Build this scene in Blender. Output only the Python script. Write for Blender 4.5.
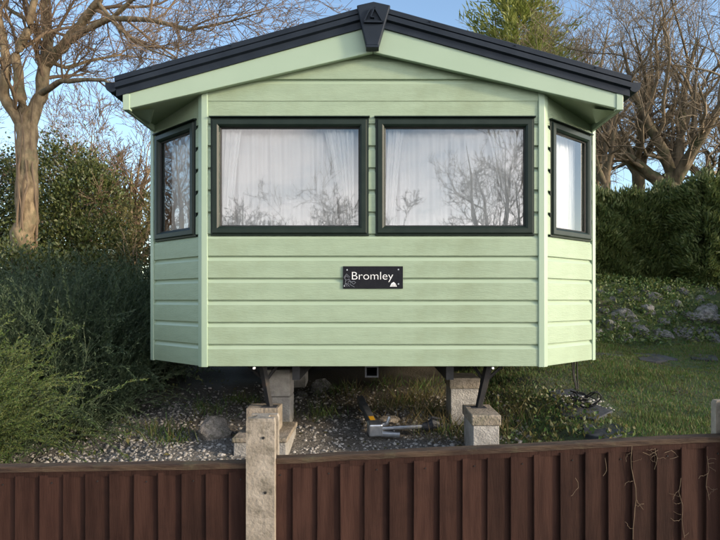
import bpy, math, random
import numpy as np
from mathutils import Vector

for o in list(bpy.data.objects):
    bpy.data.objects.remove(o)
scene = bpy.context.scene
col = scene.collection
R = math.radians
RNG = np.random.default_rng(11)
random.seed(5)

# ------------------------------------------------------------------ camera
F = 565.0                      # focal length in photograph pixels (720 wide)
CX, CY, CZ = 373.0, 300.0, 1.6  # vanishing point, eye height
cam = bpy.data.cameras.new('camera')
cam.sensor_width = 36
cam.lens = F / 720 * 36
cam.shift_x = -13 / 720
cam.shift_y = 30 / 720
cam.clip_end = 3000
co = bpy.data.objects.new('camera', cam)
co.location = (0, 0, CZ)
co.rotation_euler = (R(90), 0, 0)
col.objects.link(co)
scene.camera = co

# ------------------------------------------------------------------ light
SUN_AZ = R(111)      # clockwise from +Y (away from camera): from the right, behind the camera
SUN_EL = R(15)
w = bpy.data.worlds.new('World')
scene.world = w
w.use_nodes = True
nt = w.node_tree
nt.nodes.clear()
N = nt.nodes.new
sky = N('ShaderNodeTexSky')
sky.sky_type = 'NISHITA'
sky.sun_disc = False
sky.sun_elevation = SUN_EL
sky.sun_rotation = SUN_AZ
sky.air_density = 1.0
sky.dust_density = 0.6
sky.ozone_density = 1.6
tc = N('ShaderNodeTexCoord')
mp = N('ShaderNodeMapping')
mp.inputs['Scale'].default_value = (1.0, 1.0, 3.6)
mp.inputs['Rotation'].default_value = (0.12, 0.1, 0.4)
nz = N('ShaderNodeTexNoise')
nz.inputs['Scale'].default_value = 1.7
nz.inputs['Detail'].default_value = 9
nz.inputs['Roughness'].default_value = 0.58
nz.inputs['Distortion'].default_value = 0.5
rp = N('ShaderNodeValToRGB')
rp.color_ramp.elements[0].position = 0.50
rp.color_ramp.elements[0].color = (0, 0, 0, 1)
rp.color_ramp.elements[1].position = 0.74
rp.color_ramp.elements[1].color = (0.85, 0.85, 0.85, 1)
bw = N('ShaderNodeRGBToBW')
cl = N('ShaderNodeMix'); cl.data_type = 'RGBA'; cl.blend_type = 'MULTIPLY'
cl.inputs[0].default_value = 1
cl.inputs[7].default_value = (3.3, 3.1, 3.02, 1)
mx = N('ShaderNodeMix'); mx.data_type = 'RGBA'
bg = N('ShaderNodeBackground')
bg.inputs['Strength'].default_value = 0.15
wo = N('ShaderNodeOutputWorld')
L = nt.links.new
L(tc.outputs['Generated'], mp.inputs['Vector'])
L(mp.outputs[0], nz.inputs['Vector'])
sxyz = N('ShaderNodeSeparateXYZ'); L(tc.outputs['Generated'], sxyz.inputs[0])
cb_ = N('ShaderNodeMath'); cb_.operation = 'MULTIPLY_ADD'; cb_.inputs[1].default_value = -0.15
L(sxyz.outputs[1], cb_.inputs[0]); L(nz.outputs[0], cb_.inputs[2]); L(cb_.outputs[0], rp.inputs[0])
L(sky.outputs[0], bw.inputs[0])
L(bw.outputs[0], cl.inputs[6])
L(rp.outputs[0], mx.inputs[0])
L(sky.outputs[0], mx.inputs[6])
L(cl.outputs[2], mx.inputs[7])
L(mx.outputs[2], bg.inputs[0])
L(bg.outputs[0], wo.inputs[0])

sl = bpy.data.lights.new('sun', 'SUN')
sl.energy = 2.0
sl.angle = R(6)
sl.color = (1.0, 0.80, 0.56)
so = bpy.data.objects.new('sun', sl)
sd = Vector((math.sin(SUN_AZ) * math.cos(SUN_EL), math.cos(SUN_AZ) * math.cos(SUN_EL), math.sin(SUN_EL)))
so.rotation_euler = sd.to_track_quat('Z', 'Y').to_euler()
so.location = sd * 30
col.objects.link(so)

vs = scene.view_settings
vs.view_transform = 'Standard'
vs.look = 'None'
vs.gamma = 1
vs.use_curve_mapping = False
vs.exposure = 1.15

# ------------------------------------------------------------------ helpers
def at(px, py, Y):
    return np.array([(px - CX) / F * Y, Y, CZ - (py - CY) / F * Y])

def smooth(a, b, x):
    t = np.clip((np.asarray(x, float) - a) / (b - a), 0, 1)
    return t * t * (3 - 2 * t)

def H(x, y):
    x = np.asarray(x, float); y = np.asarray(y, float)
    h = 0.36 * smooth(1.6, 2.45, y) + np.clip(y - 2.5, 0, 7.0) * 0.066
    h = h + 0.17 * smooth(0.95, 1.8, x) * smooth(2, 3, y)
    b1 = smooth(8.5, 10.1, y) * smooth(2.3, 3.2, x)
    b2 = smooth(5.4, 6.4, x) * smooth(2.6, 4.2, y)
    h = h + 0.9 * np.maximum(b1, b2)
    h = h + 0.25 * smooth(-3.2, -7, x) * smooth(3, 6, y)
    near = smooth(2.4, 3.2, y)
    h = h + near * (0.022 * np.sin(2.3 * x + 1.1 * y) + 0.016 * np.sin(5.1 * y - 3.3 * x + 1) + 0.010 * np.sin(9 * x + 7 * y))
    return h

def mesh_np(name, V, Fa):
    """V (n,3) float, Fa (m,k) int: fast mesh"""
    V = np.asarray(V, np.float32); Fa = np.asarray(Fa, np.int32)
    me = bpy.data.meshes.new(name)
    m, k = Fa.shape
    me.vertices.add(len(V)); me.vertices.foreach_set('co', V.ravel())
    me.loops.add(m * k); me.loops.foreach_set('vertex_index', Fa.ravel())
    me.polygons.add(m)
    me.polygons.foreach_set('loop_start', np.arange(0, m * k, k, dtype=np.int32))
    me.polygons.foreach_set('loop_total', np.full(m, k, np.int32))
    me.update(calc_edges=True)
    me.validate()
    return me

def wloc(o):
    v = Vector((0, 0, 0))
    while o is not None:
        v += o.location
        o = o.parent
    return v

def link(name, me, mat, parent=None, loc=None, smoothf=False):
    """loc = world location of the mesh origin"""
    o = bpy.data.objects.new(name, me)
    if mat is not None and not me.materials:
        me.materials.append(mat)
    l = Vector(loc) if loc is not None else Vector((0, 0, 0))
    if parent is not None:
        o.parent = parent
        l = l - wloc(parent)
    o.location = l
    col.objects.link(o)
    if smoothf:
        me.polygons.foreach_set('use_smooth', np.ones(len(me.polygons), bool))
    return o

def tag(o, label=None, cat=None, group=None, kind=None):
    if label: o['label'] = label
    if cat: o['category'] = cat
    if group: o['group'] = group
    if kind: o['kind'] = kind
    return o

def empty(name, loc, label, cat, group=None):
    o = bpy.data.objects.new(name, None)
    o.empty_display_size = 0.1
    o.location = loc
    col.objects.link(o)
    return tag(o, label, cat, group)

class MB:
    def __init__(s): s.v = []; s.f = []
    def add(s, vs, fs):
        b = len(s.v); s.v += [tuple(map(float, p)) for p in vs]
        s.f += [tuple(b + i for i in f) for f in fs]; return s
    def hexa(s, p):  # 8 pts: bottom 4 ccw, top 4 ccw
        return s.add(p, [(3, 2, 1, 0), (4, 5, 6, 7), (0, 1, 5, 4), (1, 2, 6, 5), (2, 3, 7, 6), (3, 0, 4, 7)])
    def box(s, x0, x1, y0, y1, z0, z1):
        return s.hexa([(x0, y0, z0), (x1, y0, z0), (x1, y1, z0), (x0, y1, z0), (x0, y0, z1), (x1, y0, z1), (x1, y1, z1), (x0, y1, z1)])
    def prism(s, A, B):
        """loops A and B of equal length, joined and capped"""
        n = len(A)
        fs = [tuple(range(n))[::-1], tuple(range(n, 2 * n))]
        fs += [(i, (i + 1) % n, n + (i + 1) % n, n + i) for i in range(n)]
        return s.add(list(A) + list(B), fs)
    def tube(s, pts, r, n=8):
        pts = [Vector(p) for p in pts]
        rs = r if hasattr(r, '__len__') else [r] * len(pts)
        rings = []
        up = Vector((0.13, 0.27, 0.95)).normalized()
        for i, p in enumerate(pts):
            t = (pts[min(i + 1, len(pts) - 1)] - pts[max(i - 1, 0)]).normalized()
            a = t.cross(up)
            if a.length < 1e-3: a = t.cross(Vector((1, 0, 0)))
            a.normalize(); b = t.cross(a)
            rings.append([p + (a * math.cos(2 * math.pi * k / n) + b * math.sin(2 * math.pi * k / n)) * rs[i] for k in range(n)])
        vs = [q for rg in rings for q in rg]
        fs = [(i * n + k, i * n + (k + 1) % n, (i + 1) * n + (k + 1) % n, (i + 1) * n + k) for i in range(len(pts) - 1) for k in range(n)]
        fs += [tuple(range(n))[::-1], tuple((len(pts) - 1) * n + k for k in range(n))]
        return s.add(vs, fs)
    def mesh(s, name, org=(0, 0, 0), recalc=True):
        me = bpy.data.meshes.new(name)
        me.from_pydata([(a - org[0], b - org[1], c - org[2]) for a, b, c in s.v], [], s.f)
        if not recalc: return me
        import bmesh
        bm = bmesh.new(); bm.from_mesh(me)
        bmesh.ops.recalc_face_normals(bm, faces=bm.faces)
        bm.to_mesh(me); bm.free()
        return me
    def build(s, name, mat, parent=None, bevel=0, sm=False):
        org = wloc(parent) if parent is not None else (0, 0, 0)
        if parent is None and s.v:
            a = np.array(s.v); c = (a.min(0) + a.max(0)) / 2
            org = (c[0], c[1], a[:, 2].min())
        o = link(name, s.mesh(name, org), mat, parent, org, sm)
        if bevel:
            m = o.modifiers.new('bevel', 'BEVEL'); m.width = bevel; m.segments = 2; m.limit_method = 'ANGLE'
        return o

# ------------------------------------------------------------------ materials
def mat(name, c1, c2=None, rough=0.6, nscale=6, stretch=(1, 1, 1), bump=0.0, bscale=40, island=False, spec=0.4, metal=0,
        trans=0.0, detail=6, lo=0.35, hi=0.65, coords='Object', c3=None, dirt=None):
    m = bpy.data.materials.new(name); m.use_nodes = True
    t = m.node_tree; n = t.nodes; l = t.links.new
    p = n['Principled BSDF']
    p.inputs['Roughness'].default_value = rough
    p.inputs['Specular IOR Level'].default_value = spec
    p.inputs['Metallic'].default_value = metal
    c1 = (*c1, 1)
    c2 = (*c2, 1) if c2 else c1
    tcd = n.new('ShaderNodeTexCoord'); mpp = n.new('ShaderNodeMapping')
    mpp.inputs['Scale'].default_value = stretch
    l(tcd.outputs[coords], mpp.inputs[0])
    if island:
        gi = n.new('ShaderNodeNewGeometry'); fac = gi.outputs['Random Per Island']
    else:
        nn = n.new('ShaderNodeTexNoise'); nn.inputs['Scale'].default_value = nscale; nn.inputs['Detail'].default_value = detail
        l(mpp.outputs[0], nn.inputs['Vector']); fac = nn.outputs[0]
    r = n.new('ShaderNodeValToRGB')
    r.color_ramp.elements[0].position = 0 if island else lo
    r.color_ramp.elements[1].position = 1 if island else hi
    r.color_ramp.elements[0].color = c1; r.color_ramp.elements[1].color = c2
    if c3:
        e = r.color_ramp.elements.new(0.93 if island else hi + (1 - hi) * 0.35); e.color = (*c3, 1)
        if island: r.color_ramp.elements[1].position = 0.86; 
    l(fac, r.inputs[0])
    out = r.outputs[0]
    if dirt:
        dn = n.new('ShaderNodeTexNoise'); dn.inputs['Scale'].default_value = dirt[1]; dn.inputs['Detail'].default_value = 8
        dn.inputs['Roughness'].default_value = 0.7
        l(tcd.outputs['Object'], dn.inputs['Vector'])
        dr = n.new('ShaderNodeValToRGB'); dr.color_ramp.elements[0].position = dirt[2]; dr.color_ramp.elements[1].position = dirt[3]
        l(dn.outputs[0], dr.inputs[0])
        dm = n.new('ShaderNodeMix'); dm.data_type = 'RGBA'; dm.inputs[7].default_value = (*dirt[0], 1)
        l(dr.outputs[0], dm.inputs[0]); l(out, dm.inputs[6]); out = dm.outputs[2]
    l(out, p.inputs['Base Color'])
    if bump:
        bn = n.new('ShaderNodeTexNoise'); bn.inputs['Scale'].default_value = bscale; bn.inputs['Detail'].default_value = 5
        l(mpp.outputs[0], bn.inputs['Vector'])
        bb = n.new('ShaderNodeBump'); bb.inputs['Strength'].default_value = bump; bb.inputs['Distance'].default_value = 0.02
        l(bn.outputs[0], bb.inputs['Height']); l(bb.outputs[0], p.inputs['Normal'])
    if trans:
        tr = n.new('ShaderNodeBsdfTranslucent'); l(out, tr.inputs[0])
        ms = n.new('ShaderNodeMixShader'); ms.inputs[0].default_value = trans
        l(p.outputs[0], ms.inputs[1]); l(tr.outputs[0], ms.inputs[2]); l(ms.outputs[0], n['Material Output'].inputs[0])
    return m

M = {}
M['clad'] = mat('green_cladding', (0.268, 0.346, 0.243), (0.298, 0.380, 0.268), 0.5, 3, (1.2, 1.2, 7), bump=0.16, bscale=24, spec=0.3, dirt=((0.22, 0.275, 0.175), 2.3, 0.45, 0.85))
M['clad_skylit'] = mat('skylit_cladding_cove', (0.32, 0.41, 0.295), (0.345, 0.435, 0.318), 0.36, 3, spec=0.4)  # cladding green lightened, paints in the sky highlight on the cove
M['trim'] = mat('green_trim', (0.29, 0.385, 0.282), (0.315, 0.41, 0.305), 0.38, 2, spec=0.45, dirt=((0.27, 0.34, 0.23), 3.0, 0.62, 0.9))
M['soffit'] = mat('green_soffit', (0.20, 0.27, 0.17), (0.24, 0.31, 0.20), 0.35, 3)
M['frame'] = mat('dark_green_frame', (0.009, 0.018, 0.014), (0.013, 0.023, 0.018), 0.42, 12, spec=0.22)
M['gasket'] = mat('black_rubber', (0.012, 0.012, 0.012), rough=0.6)
M['roofm'] = mat('navy_roof_plastic', (0.010, 0.0155, 0.0245), (0.016, 0.023, 0.034), 0.45, 5, spec=0.2, bump=0.04, bscale=90, dirt=((0.035, 0.04, 0.045), 9, 0.6, 0.95))
M['conc'] = mat('concrete', (0.26, 0.25, 0.23), (0.38, 0.365, 0.335), 0.9, 14, bump=0.5, bscale=70, dirt=((0.17, 0.16, 0.13), 5, 0.5, 0.75))
M['slab'] = mat('weathered_slab', (0.19, 0.16, 0.12), (0.31, 0.265, 0.21), 0.92, 11, bump=0.6, bscale=60, dirt=((0.11, 0.11, 0.07), 6, 0.5, 0.75))
M['post'] = mat('weathered_concrete_post', (0.215, 0.185, 0.145), (0.33, 0.29, 0.235), 0.95, 13, bump=0.3, bscale=70, dirt=((0.12, 0.105, 0.08), 14, 0.5, 0.66), c3=(0.40, 0.36, 0.30))
M['steel'] = mat('galvanised_steel', (0.42, 0.44, 0.47), (0.56, 0.58, 0.60), 0.38, 20, metal=0.85, bump=0.05)
M['blacksteel'] = mat('black_steel', (0.030, 0.033, 0.040), (0.055, 0.058, 0.064), 0.5, 15, bump=0.15, dirt=((0.09, 0.045, 0.02), 8, 0.62, 0.8))
M['barsteel'] = mat('blue_grey_steel', (0.055, 0.062, 0.075), (0.10, 0.11, 0.125), 0.5, 12, bump=0.1)
M['jack'] = mat('black_jack_paint', (0.010, 0.010, 0.011), (0.02, 0.019, 0.018), 0.6, 15, spec=0.2, bump=0.1, dirt=((0.06, 0.03, 0.014), 8, 0.6, 0.8))
M['under'] = mat('underfloor', (0.02, 0.02, 0.02), (0.04, 0.035, 0.03), 0.9, 4)
M['lining'] = mat('cream_lining', (0.28, 0.24, 0.19), (0.32, 0.28, 0.22), 0.8, 2)
M['plate'] = mat('black_slate', (0.010, 0.011, 0.015), (0.013, 0.014, 0.018), 0.6, 30, bump=0.12, bscale=60, spec=0.12)
M['white'] = mat('white_paint', (0.75, 0.75, 0.75), rough=0.5)
M['grey_line'] = mat('grey_engraving', (0.22, 0.24, 0.28), rough=0.6)
M['yellow'] = mat('yellow_sticker', (0.70, 0.38, 0.02), rough=0.5)
M['fence'] = mat('brown_stained_timber', (0.0225, 0.0102, 0.0076), (0.0385, 0.0185, 0.0135), 0.8, spec=0.12, nscale=5, stretch=(6, 6, 0.7), bump=0.16, bscale=26, dirt=((0.016, 0.008, 0.0065), 4, 0.5, 0.8))
def vary(m, lo, hi):
    t = m.node_tree; p = t.nodes['Principled BSDF']; src = p.inputs['Base Color'].links[0].from_socket
    oi = t.nodes.new('ShaderNodeObjectInfo'); mr = t.nodes.new('ShaderNodeMapRange'); mr.inputs[3].default_value = lo; mr.inputs[4].default_value = hi
    hv = t.nodes.new('ShaderNodeHueSaturation'); t.links.new(oi.outputs['Random'], mr.inputs[0]); t.links.new(mr.outputs[0], hv.inputs['Value'])
    t.links.new(src, hv.inputs['Color']); t.links.new(hv.outputs[0], p.inputs['Base Color'])
vary(M['fence'], 0.72, 1.3)
M['rail'] = mat('weathered_top_rail', (0.030, 0.016, 0.010), (0.072, 0.045, 0.027), 0.85, 6, (1.2, 9, 9), bump=0.5, bscale=18, dirt=((0.085, 0.078, 0.042), 9, 0.55, 0.75))
M['bark'] = mat('bark_gold', (0.125, 0.090, 0.052), (0.29, 0.22, 0.13), 0.95, 14, (1, 1, 0.45), bump=0.9, bscale=34, dirt=((0.10, 0.105, 0.055), 3, 0.5, 0.7))
M['twig'] = mat('twig_brown', (0.12, 0.082, 0.052), (0.24, 0.17, 0.105), 0.9, island=True)
M['twig2'] = mat('twig_grey_brown', (0.115, 0.090, 0.060), (0.25, 0.195, 0.128), 0.9, island=True)
M['bark2'] = mat('bark_brown', (0.085, 0.066, 0.043), (0.20, 0.155, 0.10), 0.95, 8, (1, 1, 0.35), bump=0.9, bscale=16, dirt=((0.05, 0.065, 0.028), 2, 0.5, 0.65))
M['vine'] = mat('dry_vine', (0.10, 0.07, 0.042), (0.18, 0.13, 0.085), 0.9, island=True)
M['holly'] = mat('holly_leaf', (0.026, 0.050, 0.016), (0.070, 0.10, 0.030), 0.42, island=True, trans=0.12, c3=(0.11, 0.12, 0.035))
M['dead'] = mat('withered_leaf', (0.060, 0.065, 0.020), (0.15, 0.13, 0.045), 0.8, island=True, trans=0.25)
M['conifer'] = mat('conifer_spray', (0.042, 0.074, 0.021), (0.095, 0.135, 0.040), 0.6, island=True, trans=0.18, c3=(0.12, 0.14, 0.045))
M['golden'] = mat('golden_conifer', (0.13, 0.17, 0.03), (0.26, 0.27, 0.065), 0.6, island=True, trans=0.3)
M['broom'] = mat('broom_leaf', (0.050, 0.105, 0.019), (0.105, 0.16, 0.035), 0.6, island=True, trans=0.25, c3=(0.12, 0.13, 0.04))
M['broomd'] = mat('heath_leaf', (0.028, 0.056, 0.022), (0.060, 0.098, 0.040), 0.65, island=True, trans=0.2, c3=(0.075, 0.10, 0.055))
M['grass'] = mat('grass_blade', (0.045, 0.140, 0.020), (0.105, 0.235, 0.046), 0.6, island=True, trans=0.3, c3=(0.16, 0.13, 0.055))
M['dry'] = mat('dry_grass', (0.10, 0.085, 0.035), (0.23, 0.18, 0.085), 0.8, island=True, trans=0.3)
M['weed'] = mat('weed_leaf', (0.040, 0.095, 0.020), (0.095, 0.165, 0.042), 0.5, island=True, trans=0.25, c3=(0.13, 0.11, 0.04))
M['rockplant'] = mat('rockery_leaf', (0.032, 0.085, 0.020), (0.075, 0.145, 0.038), 0.5, island=True, trans=0.25, c3=(0.13, 0.15, 0.045))
M['gravel'] = mat('gravel_stone', (0.10, 0.095, 0.085), (0.30, 0.285, 0.26), 0.9, island=True, c3=(0.40, 0.385, 0.36))
M['rock'] = mat('rough_rock', (0.20, 0.175, 0.145), (0.42, 0.37, 0.31), 0.92, 7, bump=0.9, bscale=18, dirt=((0.10, 0.10, 0.055), 4, 0.52, 0.7))
M['rock2'] = mat('grey_rock', (0.065, 0.065, 0.068), (0.21, 0.205, 0.20), 0.92, 6, bump=0.9, bscale=14, dirt=((0.05, 0.065, 0.028), 5, 0.48, 0.62))
M['slate'] = mat('dark_slate', (0.020, 0.022, 0.025), (0.052, 0.055, 0.060), 0.8, 7, bump=0.5, bscale=25, dirt=((0.10, 0.10, 0.09), 16, 0.58, 0.72))
M['cable'] = mat('black_cable', (0.012, 0.012, 0.012), rough=0.55)

def ground_mat():
    m = bpy.data.materials.new('soil_and_turf'); m.use_nodes = True
    t = m.node_tree; n = t.nodes; l = t.links.new; p = n['Principled BSDF']; p.inputs['Roughness'].default_value = 0.95
    tcd = n.new('ShaderNodeTexCoord')
    def noise(s, d=7):
        a = n.new('ShaderNodeTexNoise'); a.inputs['Scale'].default_value = s; a.inputs['Detail'].default_value = d
        l(tcd.outputs['Object'], a.inputs['Vector']); return a.outputs[0]
    def ramp(f, a, b, ca, cb):
        r = n.new('ShaderNodeValToRGB'); r.color_ramp.elements[0].position = a; r.color_ramp.elements[1].position = b
        r.color_ramp.elements[0].color = (*ca, 1); r.color_ramp.elements[1].color = (*cb, 1); l(f, r.inputs[0]); return r.outputs[0]
    grav = ramp(noise(60, 3), 0.3, 0.7, (0.07, 0.062, 0.052), (0.22, 0.205, 0.18))
    turf = ramp(noise(9), 0.35, 0.65, (0.028, 0.055, 0.014), (0.062, 0.078, 0.026))
    sx = n.new('ShaderNodeSeparateXYZ'); l(tcd.outputs['Object'], sx.inputs[0])
    ad = n.new('ShaderNodeMath'); ad.operation = 'ADD'
    sc = n.new('ShaderNodeMath'); sc.operation = 'MULTIPLY'; sc.inputs[1].default_value = 2.0
    l(noise(1.6), sc.inputs[0]); l(sx.outputs[0], ad.inputs[0]); l(sc.outputs[0], ad.inputs[1])
    mr = n.new('ShaderNodeMapRange'); mr.inputs[1].default_value = 1.55; mr.inputs[2].default_value = 2.3
    l(ad.outputs[0], mr.inputs[0])
    mm = n.new('ShaderNodeMix'); mm.data_type = 'RGBA'
    l(mr.outputs[0], mm.inputs[0]); l(grav, mm.inputs[6]); l(turf, mm.inputs[7])
    m2 = n.new('ShaderNodeMix'); m2.data_type = 'RGBA'
    sy = n.new('ShaderNodeMapRange'); sy.inputs[1].default_value = 5.2; sy.inputs[2].default_value = 6.6      # gravel patch ends; dark soil beyond paints in the shade under the caravan
    sl_ = n.new('ShaderNodeMapRange'); sl_.inputs[1].default_value = 2.6; sl_.inputs[2].default_value = 1.8     # lawn side keeps its turf
    l(sx.outputs[1], sy.inputs[0]); l(sx.outputs[0], sl_.inputs[0])
    so_ = n.new('ShaderNodeMath'); so_.operation = 'MULTIPLY'; l(sy.outputs[0], so_.inputs[0]); l(sl_.outputs[0], so_.inputs[1])
    mxx = n.new('ShaderNodeMath'); mxx.operation = 'MAXIMUM'; l(so_.outputs[0], mxx.inputs[0])
    l(ramp(noise(2.2), 0.5, 0.68, (0, 0, 0), (0.8, 0.8, 0.8)), mxx.inputs[1]); l(mxx.outputs[0], m2.inputs[0]); l(mm.outputs[2], m2.inputs[6]); m2.inputs[7].default_value = (0.040, 0.034, 0.021, 1)
    l(m2.outputs[2], p.inputs['Base Color'])
    bb = n.new('ShaderNodeBump'); bb.inputs['Strength'].default_value = 0.7; bb.inputs['Distance'].default_value = 0.03
    l(noise(45, 5), bb.inputs['Height']); l(bb.outputs[0], p.inputs['Normal'])
    return m
M['ground'] = ground_mat()

def glass_mat():
    m = bpy.data.materials.new('window_glass'); m.use_nodes = True
    t = m.node_tree; n = t.nodes; l = t.links.new; n.clear()
    o = n.new('ShaderNodeOutputMaterial'); tr = n.new('ShaderNodeBsdfTransparent'); tr.inputs[0].default_value = (0.97, 0.985, 0.98, 1)
    gl = n.new('ShaderNodeBsdfGlossy'); gl.inputs['Roughness'].default_value = 0.0
    tcd = n.new('ShaderNodeTexCoord'); a = n.new('ShaderNodeTexNoise'); a.inputs['Scale'].default_value = 2.2; a.inputs['Detail'].default_value = 1
    l(tcd.outputs['Object'], a.inputs['Vector'])
    bb = n.new('ShaderNodeBump'); bb.inputs['Strength'].default_value = 0.03; bb.inputs['Distance'].default_value = 0.05
    l(a.outputs[0], bb.inputs['Height']); l(bb.outputs[0], gl.inputs['Normal'])
    fr = n.new('ShaderNodeFresnel'); fr.inputs['IOR'].default_value = 1.5
    mr = n.new('ShaderNodeMath'); mr.operation = 'MULTIPLY_ADD'; mr.inputs[1].default_value = 0.9; mr.inputs[2].default_value = 0.16
    l(fr.outputs[0], mr.inputs[0])
    ms = n.new('ShaderNodeMixShader'); l(mr.outputs[0], ms.inputs[0]); l(tr.outputs[0], ms.inputs[1]); l(gl.outputs[0], ms.inputs[2]); l(ms.outputs[0], o.inputs[0])
    return m
M['glass'] = glass_mat()

def net_mat(name, opac):
    m = bpy.data.materials.new(name); m.use_nodes = True
    t = m.node_tree; n = t.nodes; l = t.links.new; n.clear()
    o = n.new('ShaderNodeOutputMaterial'); tr = n.new('ShaderNodeBsdfTransparent')
    d = n.new('ShaderNodeBsdfDiffuse'); d.inputs[0].default_value = (0.92, 0.91, 0.90, 1)
    tl = n.new('ShaderNodeBsdfTranslucent'); tl.inputs[0].default_value = (0.8, 0.79, 0.78, 1)
    m1 = n.new('ShaderNodeMixShader'); m1.inputs[0].default_value = 0.15; l(d.outputs[0], m1.inputs[1]); l(tl.outputs[0], m1.inputs[2])
    m2 = n.new('ShaderNodeMixShader'); m2.inputs[0].default_value = opac; l(tr.outputs[0], m2.inputs[1]); l(m1.outputs[0], m2.inputs[2]); l(m2.outputs[0], o.inputs[0])
    return m
M['net'] = net_mat('sheer_net', 0.95)
M['drape'] = net_mat('white_voile', 1.0)

# ------------------------------------------------------------------ ground
def axis(a, b, step, far):
    core = np.arange(a, b, step)
    out = []; s = step; v = b
    while v < far: out.append(v); s *= 1.35; v += s
    lo = []; s = step; v = a
    while v > -far: s *= 1.35; v -= s; lo.append(v)
    return np.array(lo[::-1] + list(core) + out + [far])
gx = axis(-8, 9, 0.11, 900); gy = axis(1.2, 14, 0.11, 900)
X, Y = np.meshgrid(gx, gy)
V = np.stack([X, Y, H(X, Y)], -1).reshape(-1, 3)
nx = len(gx); i = np.arange(len(gy) - 1)[:, None] * nx + np.arange(nx - 1)[None]
Fq = np.stack([i, i + 1, i + nx + 1, i + nx], -1).reshape(-1, 4)
gr = link('ground', mesh_np('ground', V, Fq), M['ground'], smoothf=True)
tag(gr, kind='structure')

# ------------------------------------------------------------------ caravan
D = 4.14; K = D / F
YB = 4.62; XB = 1.79; XF = 1.24; YE = 12.6
Z0 = CZ - 66 * K; PITCH = 22 * K
ZW0, ZW1 = CZ + 64 * K, CZ + 181.5 * K
ROW = lambda y: CZ + (300 - y) * K
cv = empty('static_caravan', (0, 8.3, Z0), 'pale green static caravan with bay front and navy roof edging', 'caravan')
PROF = [(0.0, 0.0), (0.017, 0.0), (0.0185, 0.003), (0.0180, PITCH - 0.036), (0.001, PITCH - 0.012), (0.001, PITCH), (0.0, PITCH)]

def plank_mesh(p0, u, nrm, s0, s1, h=PITCH, z0=0.0, lim=None):
    """lim(z) optional half-width limit for gable boards; coordinates relative to p0"""
    u = np.array(u, float); nrm = np.array(nrm, float)
    prof = [(d, min(z, h)) for d, z in PROF]
    if h < PITCH - 0.01: prof = [(0, 0), (0.014, 0), (0.014, h), (0, h)]
    mb = MB()
    def ring(sgn):
        out = []
        for d, z in prof:
            s = (s1 if sgn > 0 else s0)
            if lim is not None:
                m = lim(z0 + z); s = min(s, m) if sgn > 0 else max(s, -m)
            q = u * s + nrm * d; out.append((q[0], q[1], z))
        return out
    mb.prism(ring(-1), ring(1))
    me = mb.mesh('plank')
    me.materials.append(M['clad']); me.materials.append(M['clad_skylit'])
    if len(prof) == 7: me.polygons[2 + 3].material_index = 1      # smooth cove along the top of each board, painted lighter for sky light
    return me

def put_plank(me, x, y, z):
    return link('plank', me, M['clad'], cv, (x, y, z))

# front face rows, bottom up
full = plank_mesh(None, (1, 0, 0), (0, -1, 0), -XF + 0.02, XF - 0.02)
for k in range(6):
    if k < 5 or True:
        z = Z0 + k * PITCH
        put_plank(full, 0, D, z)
WIN = [(-1.186, -0.030), (0.016, 1.178)]
zt = ZW0 - 0.0
# slim boards beside and between the windows
slivers = [(-XF + 0.02, WIN[0][0] + 0.03), (WIN[0][1] - 0.03, WIN[1][0] + 0.03), (WIN[1][1] - 0.03, XF - 0.02)]
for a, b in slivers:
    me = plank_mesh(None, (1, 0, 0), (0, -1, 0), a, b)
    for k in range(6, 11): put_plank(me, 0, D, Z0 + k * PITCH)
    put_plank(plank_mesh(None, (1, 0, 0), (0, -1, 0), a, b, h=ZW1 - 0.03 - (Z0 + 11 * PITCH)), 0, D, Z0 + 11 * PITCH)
glim = lambda z: (3.55 - z) / 0.2785
put_plank(plank_mesh(None, (1, 0, 0), (0, -1, 0), -XF + .02, XF - .02, h=PITCH - (ZW1 - 0.03 - (Z0 + 11 * PITCH))), 0, D, ZW1 - 0.03 + 0.0015)
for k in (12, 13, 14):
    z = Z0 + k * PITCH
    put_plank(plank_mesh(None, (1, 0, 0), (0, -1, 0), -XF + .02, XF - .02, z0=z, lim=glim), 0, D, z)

# bay faces
BT0, BT1 = 0.105, 0.925
for sg in (-1, 1):
    c0 = np.array([sg * XF, D]); c1 = np.array([sg * XB, YB])
    ln = np.linalg.norm(c1 - c0); u = (c1 - c0) / ln
    nr = np.array([u[1] * sg, -u[0] * sg]); 
    if nr[1] > 0: nr = -nr
    u3 = (u[0], u[1], 0); n3 = (nr[0], nr[1], 0)
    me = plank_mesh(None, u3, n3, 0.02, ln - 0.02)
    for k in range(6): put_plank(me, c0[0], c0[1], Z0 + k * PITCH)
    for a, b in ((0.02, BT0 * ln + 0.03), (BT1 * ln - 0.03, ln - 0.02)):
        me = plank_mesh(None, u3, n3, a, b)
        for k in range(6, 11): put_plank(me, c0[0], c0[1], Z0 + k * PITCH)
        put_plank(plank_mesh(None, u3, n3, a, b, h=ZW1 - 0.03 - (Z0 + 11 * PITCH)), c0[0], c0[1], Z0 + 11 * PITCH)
    zt_a, zt_b, zb_ = 3.125, 3.03, ZW1 - 0.0285
    lo_ = []; hi_ = []
    for s_, zt_ in ((0.02, zt_a), (ln - .02, zt_b)):
        for dd_, zz_ in ((0, zb_), (.014, zb_), (.014, zt_), (0, zt_)):
            q_ = c0 + u * s_ + nr * dd_; (lo_ if s_ == .02 else hi_).append((q_[0], q_[1], zz_))
    MB().prism(lo_, hi_).build('plank', M['clad'], cv)
    # long side wall
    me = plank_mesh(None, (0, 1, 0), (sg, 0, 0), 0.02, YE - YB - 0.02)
    for k in range(12): put_plank(me, sg * XB, YB, Z0 + k * PITCH)

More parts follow.
